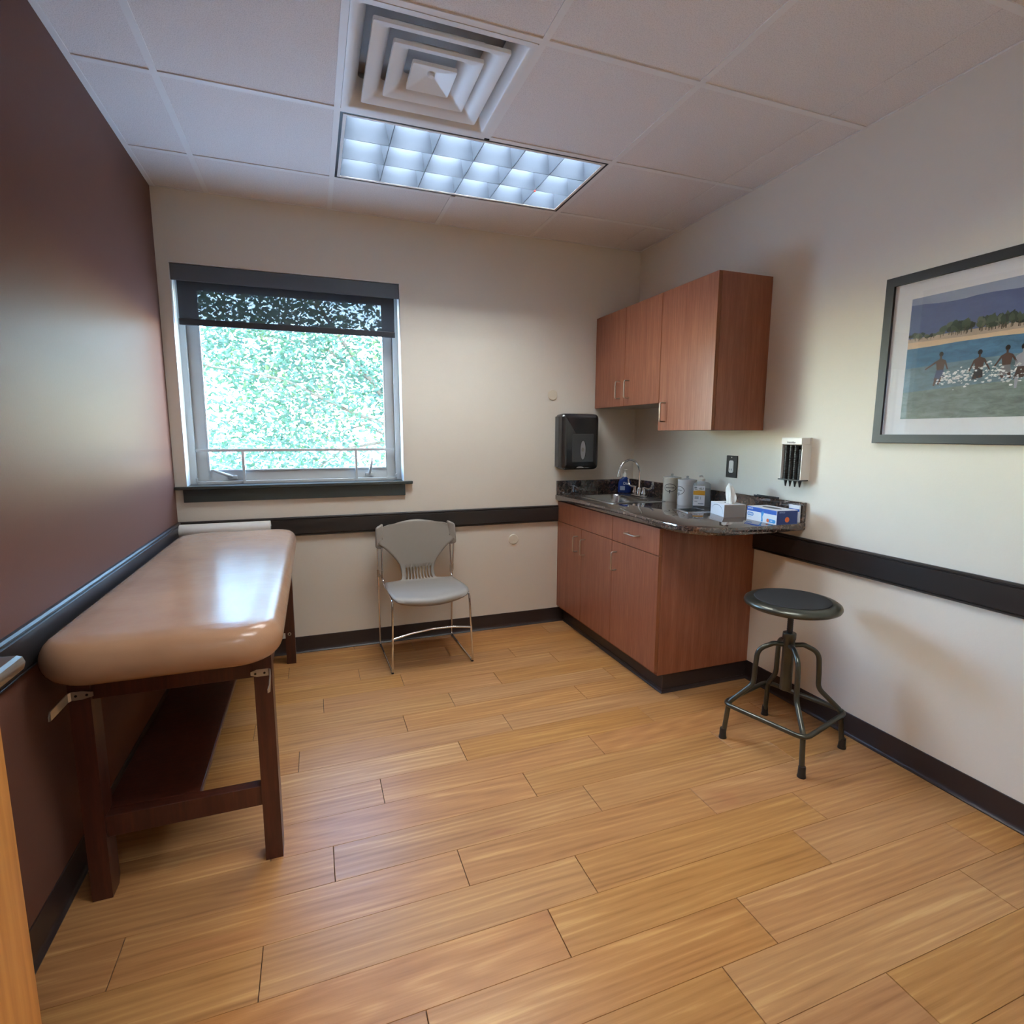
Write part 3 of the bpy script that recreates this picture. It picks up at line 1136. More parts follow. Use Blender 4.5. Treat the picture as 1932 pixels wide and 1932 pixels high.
# ================================================================== BASE CABINET
XF, XB = 2.307, W - 0.002           # door face, back
YE = -1.195                         # end panel face
CZ0, CZ1 = 0.100, 0.8755
bc = thing('base_cabinet', 'cherry laminate base cabinet with three doors and one drawer under the granite top', 'cabinet', (2.60, -0.60, 0))
cb = B()
box(cb, XF + 0.0205, XB, YE, YE + 0.019, CZ0, CZ1)
obj('end_panel', cb, M['cherry'], bc)
cb = B()
box(cb, XF + 0.020, XF + 0.038, YE + 0.019, -0.002, CZ0, CZ0 + 0.02)
box(cb, XF + 0.020, XF + 0.038, YE + 0.019, -0.002, CZ1 - 0.05, CZ1)
box(cb, XF + 0.038, XB, YE + 0.019, -0.002, CZ0, CZ0 + 0.018)
box(cb, XF + 0.020, XB, -0.020, -0.002, CZ0 + 0.018, CZ1 - 0.05)
box(cb, XF + 0.038, XB, -0.754, -0.736, CZ0 + 0.018, CZ1 - 0.25)
box(cb, XF + 0.020, XF + 0.024, YE + 0.019, -0.002, 0.716, 0.742)
box(cb, XF + 0.020, XF + 0.024, -0.76, -0.73, CZ0 + 0.02, CZ1 - 0.05)
box(cb, XF + 0.020, XF + 0.024, -0.38, -0.356, CZ0 + 0.02, 0.72)
obj('carcass', cb, M['cherry_edge'], bc)
obj('toe_kick', bx(2.364, XB, YE + 0.006, -0.0005, 0.0, CZ0, 0.001), M['rubber_base'], bc)
tk = B()
prof = [(0, 0), (0.012, 0.0), (0.012, 0.003), (0.006, 0.008), (0.003, 0.018), (0.002, 0.018), (0, 0.018)]
loft(tk, [[(2.364 - a, YE + 0.006 - a, z) for a, z in prof], [(2.364 - a, -0.016, z) for a, z in prof]])
loft(tk, [[(2.364 - a, YE + 0.006 - a, z) for a, z in prof], [(XB - 0.016, YE + 0.006 - a, z) for a, z in prof]])
obj('toe_cove', tk, M['rubber_base'], bc, 30)


def pull(parent, face_x, y, z0, z1=None, y1=None, stand=0.034, r=0.0042):
    """wire pull, vertical (z0..z1) or horizontal (y..y1) on a face looking towards -x"""
    bm = B()
    if y1 is None:
        pts = [(face_x, y, z0), (face_x - stand, y, z0), (face_x - stand, y, z1), (face_x, y, z1)]
    else:
        pts = [(face_x, y, z0), (face_x - stand, y, z0), (face_x - stand, y1, z0), (face_x, y1, z0)]
    tube(bm, fillet(pts, 0.010, 5), r, 10)
    return obj('handle', bm, M['nickel'], parent, 60)


def front(name, y0, y1, z0, z1, xf_=XF, parent=None):
    bm = bx(xf_, xf_ + 0.0195, y0 + 0.0012, y1 - 0.0012, z0, z1, 0.0007)
    for f in bm.faces:
        f.material_index = 0 if f.normal.x < -0.9 else 1
    return obj(name, bm, [M['cherry'], M['cherry_edge']], parent)


d1 = front('door', -0.368, -0.003, 0.120, 0.727, parent=bc)
d2 = front('door', -0.745, -0.368, 0.120, 0.727, parent=bc)
d3 = front('door', -1.1955, -0.745, 0.120, 0.727, parent=bc)
front('false_drawer_front', -0.745, -0.003, 0.7305, 0.868, parent=bc)
dw = front('drawer', -1.1955, -0.745, 0.7305, 0.868, parent=bc)
pull(d1, XF, -0.312, 0.573, 0.672)
pull(d2, XF, -0.415, 0.571, 0.670)
pull(d3, XF, -0.795, 0.566, 0.670)
pull(dw, XF, -0.915, 0.801, y1=-1.018)

# ---- granite worktop with splash
CT1, CT0 = 0.914, 0.8765
wt = thing('granite_worktop', 'polished dark brown granite worktop with a rounded corner on the base cabinet', 'worktop', (2.60, -0.75, CT0))
outline = [(2.285, -0.001)]
outline = [(W - 0.001, -0.001), (2.288, -0.001)]
for k in range(15):
    a = math.radians(180 + 90 * k / 14)
    outline.append((2.288 + 0.235 + 0.235 * math.cos(a), -1.505 + 0.19 + 0.19 * math.sin(a)))
outline += [(2.66, -1.510), (2.80, -1.506), (W - 0.001, -1.500)]
SX0, SX1, SY0, SY1 = 2.386, 2.805, -0.592, -0.120
sink_hole = rrect(SX0 + 0.012, SX1 - 0.012, SY0 + 0.012, SY1 - 0.012, 0.03, 4)
chute_c = Vector((2.656, -0.990, CT1))
chute_a = math.radians(-6)


def chute_pt(x, y):
    return (chute_c.x + x * math.cos(chute_a) - y * math.sin(chute_a), chute_c.y + x * math.sin(chute_a) + y * math.cos(chute_a))


chute_hole = [chute_pt(x, y) for x, y in rrect(-0.058, 0.058, -0.058, 0.058, 0.008, 3)]
OL = []
for d, z in ((0.007, CT1), (0.002, CT1 - 0.002), (0.0, CT1 - 0.008), (0.0, CT0 + 0.008), (0.003, CT0 + 0.002), (0.008, CT0)):
    q = inset(outline, d)
    # keep the wall sides straight
    q = [(x if abs(ox - (W - .001)) > 1e-6 else ox, y if abs(oy + .001) > 1e-6 else oy) for (x, y), (ox, oy) in zip(q, outline)]
    OL.append((q, z))
g = B()
plate_with_holes(g, OL, [sink_hole, chute_hole], CT1, CT0)
obj('slab', g, M['granite'], wt, 35)
for nm, lb_, q in (('granite_backsplash', 'short granite backsplash strip under the towel dispenser', (2.292, W - 0.0245, -0.022, -0.001)),
                   ('granite_backsplash', 'long granite backsplash strip on the right wall behind the tissue and glove boxes', (W - 0.024, W - 0.001, -1.500, -0.001))):
    g = obj(nm, bx(*q, CT1 + 0.0003, 1.010, 0.002), M['granite'])
    g['label'] = lb_
    g['category'] = 'backsplash'
    g['group'] = 'granite backsplash strips'

# ---- sink
sk = thing('sink', 'stainless steel drop-in sink set in the granite worktop', 'sink', (2.595, -0.356, CT1))
k_ = B()
rim_o = rrect(SX0, SX1, SY0, SY1, 0.045, 6)
rim_i = inset(rim_o, 0.006)
bowl = rrect(SX0 + 0.026, SX1 - 0.110, SY0 + 0.026, SY1 - 0.026, 0.06, 6)
loops = [[(x, y, CT1 + 0.0003) for x, y in rim_o], [(x, y, CT1 + 0.004) for x, y in inset(rim_o, 0.002)], [(x, y, CT1 + 0.0045) for x, y in rim_i],
         [(x, y, CT1 + 0.0035) for x, y in bowl], [(x, y, CT1 - 0.006) for x, y in inset(bowl, 0.006)], [(x, y, CT1 - 0.130) for x, y in inset(bowl, 0.016)],
         [(x, y, CT1 - 0.150) for x, y in inset(bowl, 0.040)], [(x, y, CT1 - 0.155) for x, y in inset(bowl, 0.09)]]
rings = [[k_.verts.new(p) for p in lp] for lp in loops]
for A, C in zip(rings, rings[1:]):
    for i in range(len(A)):
        k_.faces.new((A[i], A[(i + 1) % len(A)], C[(i + 1) % len(A)], C[i]))
k_.faces.new(rings[-1])
obj('basin', k_, M['steel'], sk, 40)
k_ = B()
lathe(k_, [(0.0, 0.001), (0.012, 0.002), (0.03, 0.001), (0.04, 0.003), (0.043, 0.0), (0.0, 0.0)], ((SX0 + SX1 - 0.084) / 2, (SY0 + SY1) / 2, CT1 - 0.1548), 24)
obj('drain', k_, M['chrome'], sk, 40)

# ---- faucet
FX, FY, FZ = 2.752, -0.325, CT1 + 0.0048
fc = thing('faucet', 'chrome gooseneck faucet with two wing blade handles behind the sink', 'faucet', (FX, FY, FZ))
f = B()
prism(f, rrect(FX - 0.026, FX + 0.026, FY - 0.078, FY + 0.078, 0.024, 6), FZ, FZ + 0.010, 0.003)
obj('base_plate', f, M['chrome'], fc, 40)
f = B()
lathe(f, [(0.0, 0.010), (0.017, 0.010), (0.017, 0.03), (0.0145, 0.036), (0.0145, 0.052), (0.011, 0.058), (0.0, 0.058)], (FX, FY, FZ), 20)
obj('spout_hub', f, M['chrome'], fc, 40)
f = B()
sp = [(FX, FY, FZ + 0.05)]
cxs, czs, rx, rz = FX - 0.078, 1.075, 0.078, 0.088
for k in range(15):
    a = math.radians(0 + 165 * k / 14)
    sp.append((cxs + rx * math.cos(a), FY, czs + rz * math.sin(a)))
sp += [(cxs - rx - 0.001, FY, czs + 0.008), (cxs - rx - 0.002, FY, czs - 0.002)]
tube(f, sp, 0.0078, 12)
spout = obj('spout', f, M['chrome'], fc, 60)
f = B()
tube(f, [(cxs - rx - 0.002, FY, czs + 0.004), (cxs - rx - 0.003, FY, czs - 0.020), (cxs - rx - 0.003, FY, czs - 0.022)], [0.0105, 0.0115, 0.009], 12)
obj('aerator', f, M['chrome'], spout, 40)
for s in (-1, 1):
    y = FY + s * 0.052
    f = B()
    lathe(f, [(0.0, 0.010), (0.0165, 0.010), (0.0185, 0.018), (0.0185, 0.028), (0.013, 0.038), (0.0135, 0.046), (0.012, 0.062), (0.0, 0.064)], (FX, y, FZ), 20)
    vb = obj('valve', f, M['chrome'], fc, 40)
    f = B()
    p = [Vector((FX, y, FZ + 0.060)), Vector((FX + 0.002, y + s * 0.040, FZ + 0.056)), Vector((FX + 0.004, y + s * 0.076, FZ + 0.062)), Vector((FX + 0.005, y + s * 0.092, FZ + 0.090)), Vector((FX + 0.004, y + s * 0.094, FZ + 0.106))]
    tube(f, fillet(p, 0.03, 5), 0.0068, 10)
    obj('wing_handle', f, M['chrome'], vb, 60)

# ---- waste chute ring
wc = thing('waste_chute', 'square stainless steel waste chute ring let into the granite worktop', 'waste chute', chute_c)
w_ = B()
o1 = [chute_pt(x, y) for x, y in rrect(-0.077, 0.077, -0.077, 0.077, 0.004, 3)]
o2 = [chute_pt(x, y) for x, y in rrect(-0.057, 0.057, -0.057, 0.057, 0.007, 3)]
lp = [[(x, y, CT1 + 0.0003) for x, y in o1], [(x, y, CT1 + 0.005) for x, y in inset(o1, 0.0015)], [(x, y, CT1 + 0.0055) for x, y in o2], [(x, y, CT1 - 0.10) for x, y in o2]]
rings = [[w_.verts.new(p) for p in l] for l in lp]
for A, C in zip(rings, rings[1:]):
    for i in range(len(A)):
        w_.faces.new((A[i], A[(i + 1) % len(A)], C[(i + 1) % len(A)], C[i]))
obj('chute_ring', w_, M['steel'], wc, 40)

# ================================================================== WALL CABINETS
UX = 2.578


def wall_cabinet(name, label, y0, y1, z0, z1, splits, handles, end):
    t = thing(name, label, 'cabinet', (2.75, (y0 + y1) / 2, z0))
    bm = B()
    box(bm, UX + 0.0205, W - 0.002, y0, y1, z0, z1)
    for f in bm.faces:
        f.material_index = 1 if f.normal.z < -0.9 else 0
    obj('carcass', bm, [M['cherry'], M['cab_inside']], t)
    ds = []
    for (a, b) in splits:
        ds.append(front('door', a, b, z0, z1, UX, t))
    for i, hy, hz0, hz1 in handles:
        pull(ds[i], UX, hy, hz0, hz1)
    return t


wall_cabinet('wall_cabinet', 'short two door cherry wall cabinet above the sink', -0.7525, -0.003, 1.505, 2.105, [(-0.378, -0.003), (-0.7525, -0.378)], [(0, -0.328, 1.555, 1.660), (1, -0.433, 1.553, 1.658)], False)
wall_cabinet('wall_cabinet', 'taller single door cherry wall cabinet nearest the framed picture', -1.200, -0.7535, 1.350, 2.105, [(-1.2005, -0.7535)], [(0, -0.815, 1.400, 1.502)], True)

# ================================================================== COUNTER THINGS
# soap
sp_ = thing('soap_bottle', 'blue liquid hand soap bottle with white pump behind the sink', 'soap', (2.785, -0.088, CT1))
Fm = Vector((-0.55, -0.83, 0)).normalized()            # direction its label faces
Rm = Vector((0, 0, 1)).cross(Fm).normalized()          # reading direction
ang = math.atan2(Rm.y, Rm.x)


def oval(cx, cy, a, b, rot, n=24, e=2.6):
    out = []
    for k in range(n):
        t = 2 * math.pi * k / n
        c, s = math.cos(t), math.sin(t)
        x = a * math.copysign(abs(c) ** (2 / e), c)
        y = b * math.copysign(abs(s) ** (2 / e), s)
        out.append((cx + x * math.cos(rot) - y * math.sin(rot), cy + x * math.sin(rot) + y * math.cos(rot)))
    return out


sx, sy = 2.785, -0.088
bm = B()
zz = [(0.0, .042, .024), (0.004, .046, .027), (0.05, .047, .028), (0.078, .043, .027), (0.095, .034, .024), (0.105, .018, .018), (0.112, .014, .014)]
loft(bm, [[(x, y, CT1 + 0.006 + z) for x, y in oval(sx, sy, a, b, ang)] for z, a, b in zz])
obj('bottle', bm, M['blue_soap'], sp_, 50)
bm = B()
lathe(bm, [(0.0, 0.116), (0.0155, 0.116), (0.0155, 0.134), (0.011, 0.142), (0.006, 0.147), (0.0045, 0.150), (0.0045, 0.166), (0.0, 0.166)], (sx, sy, CT1), 16)
box(bm, sx - 0.006, sx + 0.006, sy - 0.028, sy + 0.008, CT1 + 0.164, CT1 + 0.170, 0.002)
obj('pump', bm, M['white'], sp_, 40)
lb = B()
flat_poly(lb, rrect(-0.030, 0.004, -0.013, 0.016, 0.003, 3), Vector((sx, sy, CT1 + 0.038)), Rm, (0, 0, 1), 0.0305)
obj('label', lb, plain('pale_blue_label', rgb(150, 168, 196), 0.5), sp_)
lettering('lettering', 'Dial', 0.026, M['card'], sp_, Vector((sx, sy, CT1 + 0.072)) + Fm * 0.029 + Rm * 0.012, Rm, (0, 0, 1), bold=0.0006)


# ceramic canisters
def canister(name, label, cx, cy, mat, word, face, rot_text):
    t = thing(name, label, 'canister', (cx, cy, CT1), group='ceramic canisters on the worktop')
    R, h = 0.054, 0.150
    bm = B()
    lathe(bm, [(0.0, 0), (R - 0.003, 0), (R, 0.004), (R, h - 0.006), (R + 0.0015, h - 0.003), (R + 0.0015, h), (R - 0.004, h), (R - 0.005, h - 0.01), (0.0, h - 0.01)], (cx, cy, CT1), 40)
    obj('jar', bm, mat, t, 40)
    bm = B()
    lathe(bm, [(0.0, h - 0.004), (R - 0.006, h - 0.004), (R - 0.005, h + 0.001), (0.012, h + 0.008), (0.006, h + 0.011), (0.008, h + 0.016), (0.006, h + 0.022), (0.0, h + 0.023)], (cx, cy, CT1), 32)
    obj('lid', bm, M['clear_plastic'], t, 40)
    fd = Vector((math.cos(rot_text), math.sin(rot_text), 0))
    rd = Vector((0, 0, 1)).cross(fd)
    o = Vector((cx, cy, CT1 + 0.088))
    bm = B()
    ring_poly(bm, 0.038, 0.0255, 0.0030, o, rd, (0, 0, 1), 0.0006, R)
    flat_poly(bm, [(-0.008, -0.014), (0.008, -0.014), (0.0, -0.021)], o, rd, (0, 0, 1), 0.0007, R)
    flat_poly(bm, [(-0.0022, -0.034), (0.0022, -0.034), (0.0022, -0.019), (-0.0022, -0.019)], o, rd, (0, 0, 1), 0.0008, R)
    flat_poly(bm, [(-0.010, 0.010), (0.010, 0.010), (0.010, 0.0115), (-0.010, 0.0115)], o, rd, (0, 0, 1), 0.0007, R)
    mk = obj('printed_mark', bm, M['ink'], t)
    lettering('lettering', word, 0.0105, M['ink'], t, o, rd, (0, 0, 1), R, bold=0.0003)
    return t


canister('canister', 'ivory ceramic canister with round black line emblem, nearer the faucet', 2.822, -0.578, M['ceramic'], 'BANDAGES', 0, math.radians(222))
canister('canister', 'cooler white ceramic canister standing between its ivory twin and sanitizer bottle', 2.795, -0.762, M['ceramic_w'], 'COTTON', 0, math.radians(176))

# hand sanitizer
hs = thing('sanitizer_bottle', 'clear pump bottle of hand sanitizer with white and amber label', 'bottle', (2.815, -0.868, CT1))
Fm = Vector((-0.62, -0.78, 0)).normalized()
Rm = Vector((0, 0, 1)).cross(Fm).normalized()
ang = math.atan2(Rm.y, Rm.x)
sx, sy = 2.815, -0.868
bm = B()
zz = [(0.0, .046, .026), (0.005, .0495, .0295), (0.118, .0495, .0295), (0.134, .046, .028), (0.143, .034, .024), (0.147, .015, .015), (0.153, .013, .013)]
loft(bm, [[(x, y, CT1 + z) for x, y in oval(sx, sy, a, b, ang, 28, 3.6)] for z, a, b in zz])
obj('bottle', bm, M['clear_plastic'], hs, 50)
bm = B()
loft(bm, [[(x, y, CT1 + 0.003 + z) for x, y in oval(sx, sy, a, b, ang, 28, 3.6)] for z, a, b in [(0, .044, .024), (0.08, .046, .026), (0.105, .046, .026)]])
obj('gel', bm, thin('clear_gel', (0.93, 0.96, 0.98, 1), 0.3, 0.05, 0.35, rgb(176, 188, 198)), hs, 50)
bm = B()
lathe(bm, [(0.0, 0.150), (0.0155, 0.150), (0.0155, 0.162), (0.010, 0.168), (0.004, 0.170), (0.004, 0.178), (0.0, 0.178)], (sx, sy, CT1), 16)
hd = Rm * -0.5 + Fm * 0.5
tube(bm, [(sx, sy, CT1 + 0.176), (sx + hd.x * 0.012, sy + hd.y * 0.012, CT1 + 0.180), (sx + hd.x * 0.04, sy + hd.y * 0.04, CT1 + 0.178)], 0.0042, 8)
obj('pump', bm, M['white'], hs, 40)
o = Vector((sx, sy, CT1 + 0.066)) + Fm * 0.0300 - Rm * 0.014
lb = B()
flat_poly(lb, [(-0.031, -0.056), (0.031, -0.056), (0.031, 0.058), (-0.031, 0.058)], o, Rm, (0, 0, 1), 0.0)
obj('label', lb, M['card'], hs)
lb = B()
flat_poly(lb, [(-0.0315, 0.006), (0.0315, 0.004), (0.0315, 0.030), (0.0, 0.032), (-0.0315, 0.028)], o, Rm, (0, 0, 1), 0.0004)
obj('label_band', lb, M['amber'], hs)
PL_ = []
for r0 in range(3):
    PL_.append( [(-0.024, -0.006 - r0 * 0.0055), (-0.002, -0.006 - r0 * 0.0055), (-0.002, -0.003 - r0 * 0.0055), (-0.024, -0.003 - r0 * 0.0055)])
PL_.append( [(-0.024, -0.032), (-0.008, -0.032), (-0.008, -0.029), (-0.024, -0.029)])
PL_.append( [(-0.004, -0.047), (0.026, -0.047), (0.026, -0.042), (-0.004, -0.042)])
PL_.append( [(0.008, -0.020), (0.010, -0.020), (0.010, -0.004), (0.008, -0.004)])
PL_.append( [(-0.026 + 0.006 + 0.008 * math.cos(a * math.pi / 6), 0.047 + 0.005 * math.sin(a * math.pi / 6)) for a in range(12)])
PL_.append( [(-0.024, 0.0355), (-0.010, 0.0355), (-0.010, 0.038), (-0.024, 0.038)])
for q in PL_:
    lb = B()
    flat_poly(lb, q, o, Rm, (0, 0, 1), 0.0005)
    obj('print_mark', lb, M['ink_grey'], hs)
lettering('lettering', '62.1', 0.015, M['ink'], hs, o + Rm * 0.013 + Vector((0, 0, 0.042)), Rm, (0, 0, 1), bold=0.0003)

# tissue box
ta = math.radians(-16.5)
tb = thing('tissue_box', 'white tissue box with grey swoosh and one tissue pulled up, beside blue glove box', 'box', (2.700, -1.085, CT1), ta)
TLn, TDp, THt = 0.158, 0.112, 0.064
bm = bx(0, TDp, -TLn, 0, 0, THt, 0.0008)
for f in bm.faces:
    f.material_index = 1 if f.normal.y < -0.9 else 0
obj('carton', bm, [M['card'], M['card_side']], tb, local=True)
bm = B()
# swoosh: crescent outlines on the front face (-x side)
c = [(-TLn / 2, THt * 0.42)]
oo = (0, -TLn / 2, 0)
for k in range(36):
    a, b = math.radians(-20 + 190 * k / 36), math.radians(-20 + 190 * (k + 1) / 36)
    w1 = 0.0022 * math.sin(math.pi * (k + 0.2) / 37) + 0.0004
    q = []
    for aa, rr_ in ((a, 1), (b, 1), (b, 0), (a, 0)):
        ex = (0.066 - (w1 if rr_ else 0)) * math.cos(aa)
        ez = (0.034 - (w1 if rr_ else 0)) * math.sin(aa)
        q.append((ex, ez))
    flat_poly(bm, q, (0, -TLn / 2, THt * 0.36), (0, -1, 0), (0, 0, 1), 0.0004)
obj('swoosh', bm, M['ink_grey'], tb, local=True)
bm = B()
flat_poly(bm, [(0.040 * math.cos(a * math.pi / 12), 0.018 * math.sin(a * math.pi / 12)) for a in range(24)], (TDp / 2, -TLn / 2 - 0.01, THt), (0, 1, 0), (-1, 0, 0), 0.0006)
obj('slot', bm, M['ink_grey'], tb, local=True)
bm = B()
rt = random.Random(5)
NA, NZ = 28, 10
rows = []
for j in range(NZ):
    v = j / (NZ - 1)
    row = []
    for i in range(NA):
        a = 2 * math.pi * i / NA
        base = 0.030 * (1 - v) ** 0.6 + 0.018 * v + 0.006 * math.sin(math.pi * v)
        fold = 1 + 0.28 * math.sin(5 * a + 2.2 * v) * (0.5 + 0.5 * (1 - v)) + 0.12 * math.sin(9 * a - 3 * v)
        x = TDp / 2 + base * 0.45 * fold * math.cos(a) + 0.006 * v
        y = -TLn / 2 - 0.022 + base * fold * math.sin(a) + 0.030 * v ** 1.5 - 0.010 * math.sin(math.pi * v)
        z = THt + 0.092 * v + (0.010 * math.sin(2 * a + 0.6) * v)
        row.append(bm.verts.new((x, y, z)))
    rows.append(row)
for A, C in zip(rows, rows[1:]):
    for i in range(NA):
        bm.faces.new((A[i], A[(i + 1) % NA], C[(i + 1) % NA], C[i]))
obj('tissue', bm, M['paper'], tb, 80, local=True)

# glove box
ga = math.radians(-4)
gb = thing('glove_box', 'blue and white carton of exam gloves at the worktop end', 'box', (2.730, -1.312, CT1), ga)
GL, GD, GH = 0.200, 0.118, 0.066
bm = bx(0, GD, -GL, 0, 0, GH, 0.0007)
for f in bm.faces:
    f.material_index = 1 if f.normal.y < -0.9 else 0
obj('carton', bm, [M['card'], M['navy']], gb, local=True)
FRX, FRO = (0, -1, 0), Vector((0, -GL / 2, GH / 2))
bm = B()
flat_poly(bm, [(-0.0985, 0.012), (0.0985, 0.012), (0.0985, 0.0325), (-0.0985, 0.0325)], FRO, FRX, (0, 0, 1), 0.0004)
obj('front_band', bm, M['blue_print'], gb, local=True)
bm = B()
flat_poly(bm, rrect(-0.096, -0.052, -0.012, 0.006, 0.0085, 5), FRO, FRX, (0, 0, 1), 0.0004)
obj('badge', bm, plain('steel_blue_print', rgb(104, 150, 206), 0.5), gb, local=True)
bm = B()
flat_poly(bm, rrect(0.036, 0.094, -0.028, -0.011, 0.008, 5), FRO, FRX, (0, 0, 1), 0.0004)
obj('badge', bm, M['cyan_print'], gb, local=True)
bm = B()
flat_poly(bm, [(0.036 + 0.009 + 0.0085 * math.cos(a * math.pi / 8), -0.0195 + 0.0085 * math.sin(a * math.pi / 8)) for a in range(16)], FRO, FRX, (0, 0, 1), 0.0006)
obj('badge_dot', bm, M['orange_print'], gb, local=True)
bm = B()
flat_poly(bm, [(0.000, -0.030), (0.012, -0.030), (0.012, -0.022), (0.009, -0.006), (0.015, 0.006), (0.019, 0.016), (0.016, 0.018), (0.012, 0.010), (0.012, 0.023), (0.0095, 0.024), (0.0085, 0.012), (0.006, 0.020), (0.0035, 0.020), (0.004, 0.010), (0.000, 0.012),
               (-0.003, 0.010), (0.0005, 0.002), (0.0005, -0.008), (0.003, -0.020)], FRO, FRX, (0, 0, 1), 0.0006)
obj('glove_picture', bm, M['cyan_print'], gb, local=True)


def loc_letter(parent, body, size, mat, o, xd, yd, bold=0.0):
    t = lettering('lettering', body, size, mat, None, o, xd, yd, bold=bold)
    t.parent = parent
    return t


loc_letter(gb, 'INTCO', 0.011, M['card'], FRO + Vector((-0.0008, 0.074, 0.024)), FRX, (0, 0, 1), 0.0003)
loc_letter(gb, 'NITRILE', 0.0105, M['card'], FRO + Vector((-0.0008, 0.074, -0.003)), FRX, (0, 0, 1), 0.0003)
loc_letter(gb, 'exam gloves', 0.0055, M['ink_grey'], FRO + Vector((-0.0008, 0.076, -0.018)), FRX, (0, 0, 1))
loc_letter(gb, '100', 0.010, M['card'], FRO + Vector((-0.0008, -0.068, -0.0195)), FRX, (0, 0, 1), 0.0003)
ENO = Vector((GD / 2, -GL, GH / 2))
loc_letter(gb, 'INTCO', 0.010, plain('pale_blue_print', rgb(150, 168, 206), 0.5), ENO + Vector((-0.030, 0, 0.024)), (1, 0, 0), (0, 0, 1), 0.0002)
bm = B()
flat_poly(bm, [(0.0125 * math.cos(a * math.pi / 12), 0.0125 * math.sin(a * math.pi / 12)) for a in range(24)], ENO + Vector((0, 0, -0.010)), (1, 0, 0), (0, 0, 1), 0.0004)
obj('end_dot', bm, M['orange_print'], gb, local=True)
bm = B()
flat_poly(bm, [(0.060 * math.cos(a * math.pi / 12), 0.022 * math.sin(a * math.pi / 12)) for a in range(24)], (GD / 2, -GL / 2, GH), (0, -1, 0), (1, 0, 0), 0.0005)
obj('top_slot', bm, plain('slot_grey', rgb(96, 98, 104), 0.7), gb, local=True)

# packet behind the glove box, thin black holder on the splash
pk = thing('sterile_packet', 'small white and blue packet standing between the glove box and backsplash', 'packet', (2.872, -1.47, CT1))
bm = xf(bx(-0.004, 0.004, -0.032, 0.032, 0, 0.082, 0.001), Matrix.Translation((2.8765, -1.462, CT1)))
obj('sleeve', bm, M['card'], pk)
obj('blue_stripe', bx(2.8715, 2.8724, -1.493, -1.431, CT1 + 0.052, CT1 + 0.064), M['blue_print'], pk)
th = thing('thin_tray', 'thin black tray lying on the backsplash ledge by the wall', 'tray', (2.896, -1.262, 1.0103))
bm = B()
box(bm, W - 0.0250, W - 0.002, -1.335, -1.190, 1.0103, 1.0135, 0.0005)
box(bm, W - 0.0250, W - 0.0230, -1.335, -1.190, 1.0135, 1.0175)
box(bm, W - 0.0040, W - 0.0020, -1.335, -1.190, 1.0135, 1.0175)
obj('tray', bm, M['black'], th)

# ================================================================== WALL THINGS
# paper towel dispenser
td = thing('paper_towel_dispenser', 'smoky black paper towel dispenser on the wall left of the sink', 'dispenser', (2.415, 0, 1.09))
bm = B()
x0, x1, z0, z1 = 2.279, 2.561, 1.088, 1.466
L = []
for y, d in ((0.0, 0.004), (-0.075, 0.0), (-0.098, 0.004), (-0.112, 0.018), (-0.117, 0.036)):
    L.append([(x, y, z) for x, z in inset(rrect(x0, x1, z0, z1, 0.034, 6), d)])
loft(bm, L)
obj('cover', bm, M['smoke'], td, 30)
obj('front_panel', bx(x0 + 0.075, x1 - 0.048, -0.120, -0.112, z0 + 0.052, z1 - 0.135, 0.004, 2), M['smoke_in'], td)
bm = B()
ring_poly(bm, 0.0245, 0.068, 0.005, (2.432, -0.1205, 1.222), (1, 0, 0), (0, 0, 1), 0.001, None, 32)
obj('window_rim', bm, M['black'], td)
bm = B()
flat_poly(bm, [(0.020 * math.cos(a * math.pi / 16), 0.064 * math.sin(a * math.pi / 16)) for a in range(32)], (2.432, -0.1205, 1.222), (1, 0, 0), (0, 0, 1), 0.0006)
obj('view_window', bm, plain('grey_window', rgb(150, 150, 152), 0.25), td)
bm = B()
flat_poly(bm, [(0.010 * math.cos(a * math.pi / 8) ** 3, 0.016 * math.sin(a * math.pi / 8)) for a in range(16)], (2.432, -0.1205, 1.225), (1, 0, 0), (0, 0, 1), 0.0012)
obj('emblem', bm, M['steel'], td)
bm = B()
flat_poly(bm, [(0.028 * math.cos(math.pi * k / 12), 0.010 * math.sin(math.pi * k / 12)) for k in range(13)], (2.415, -0.1120, z0 + 0.014), (1, 0, 0), (0, 0, 1), 0.0045)
obj('thumb_notch', bm, plain('notch_grey', rgb(150, 150, 150), 0.5), td)
obj('end_cap', bx(x0 - 0.001, x0 + 0.004, -0.060, -0.002, z0 + 0.02, z1 - 0.02, 0.001), M['smoke_in'], td)

# outlet
ol = thing('wall_outlet', 'black outlet plate with white receptacle on the wall above the tissues', 'outlet', (W, -0.995, 1.15))
obj('cover_plate', bx(W - 0.006, W, -1.036, -0.952, 1.091, 1.213, 0.002), M['black'], ol)
bm = B()
prism(bm, rrect(-0.017, 0.017, -0.034, 0.034, 0.010, 4), 0, 0.003)
xf(bm, Matrix.Translation((W - 0.006, -0.994, 1.152)) @ Matrix(((0, 0, -1), (1, 0, 0), (0, 1, 0))).to_4x4())
rc = obj('receptacle', bm, M['white'], ol)
bm = B()
for yy in (-0.007, 0.007):
    box(bm, W - 0.0096, W - 0.0088, -0.994 + yy - 0.0012, -0.994 + yy + 0.0012, 1.131, 1.141)
obj('slots', bm, M['ink'], rc)
bm = B()
lathe(bm, [(0, 0), (0.003, 0), (0.003, 0.0015), (0, 0.0015)], (0, 0, 0), 10)
xf(bm, Matrix.Translation((W - 0.006, -0.994, 1.203)) @ Matrix.Rotation(math.radians(-90), 4, 'Y'))
obj('screw', bm, M['zinc'], ol)

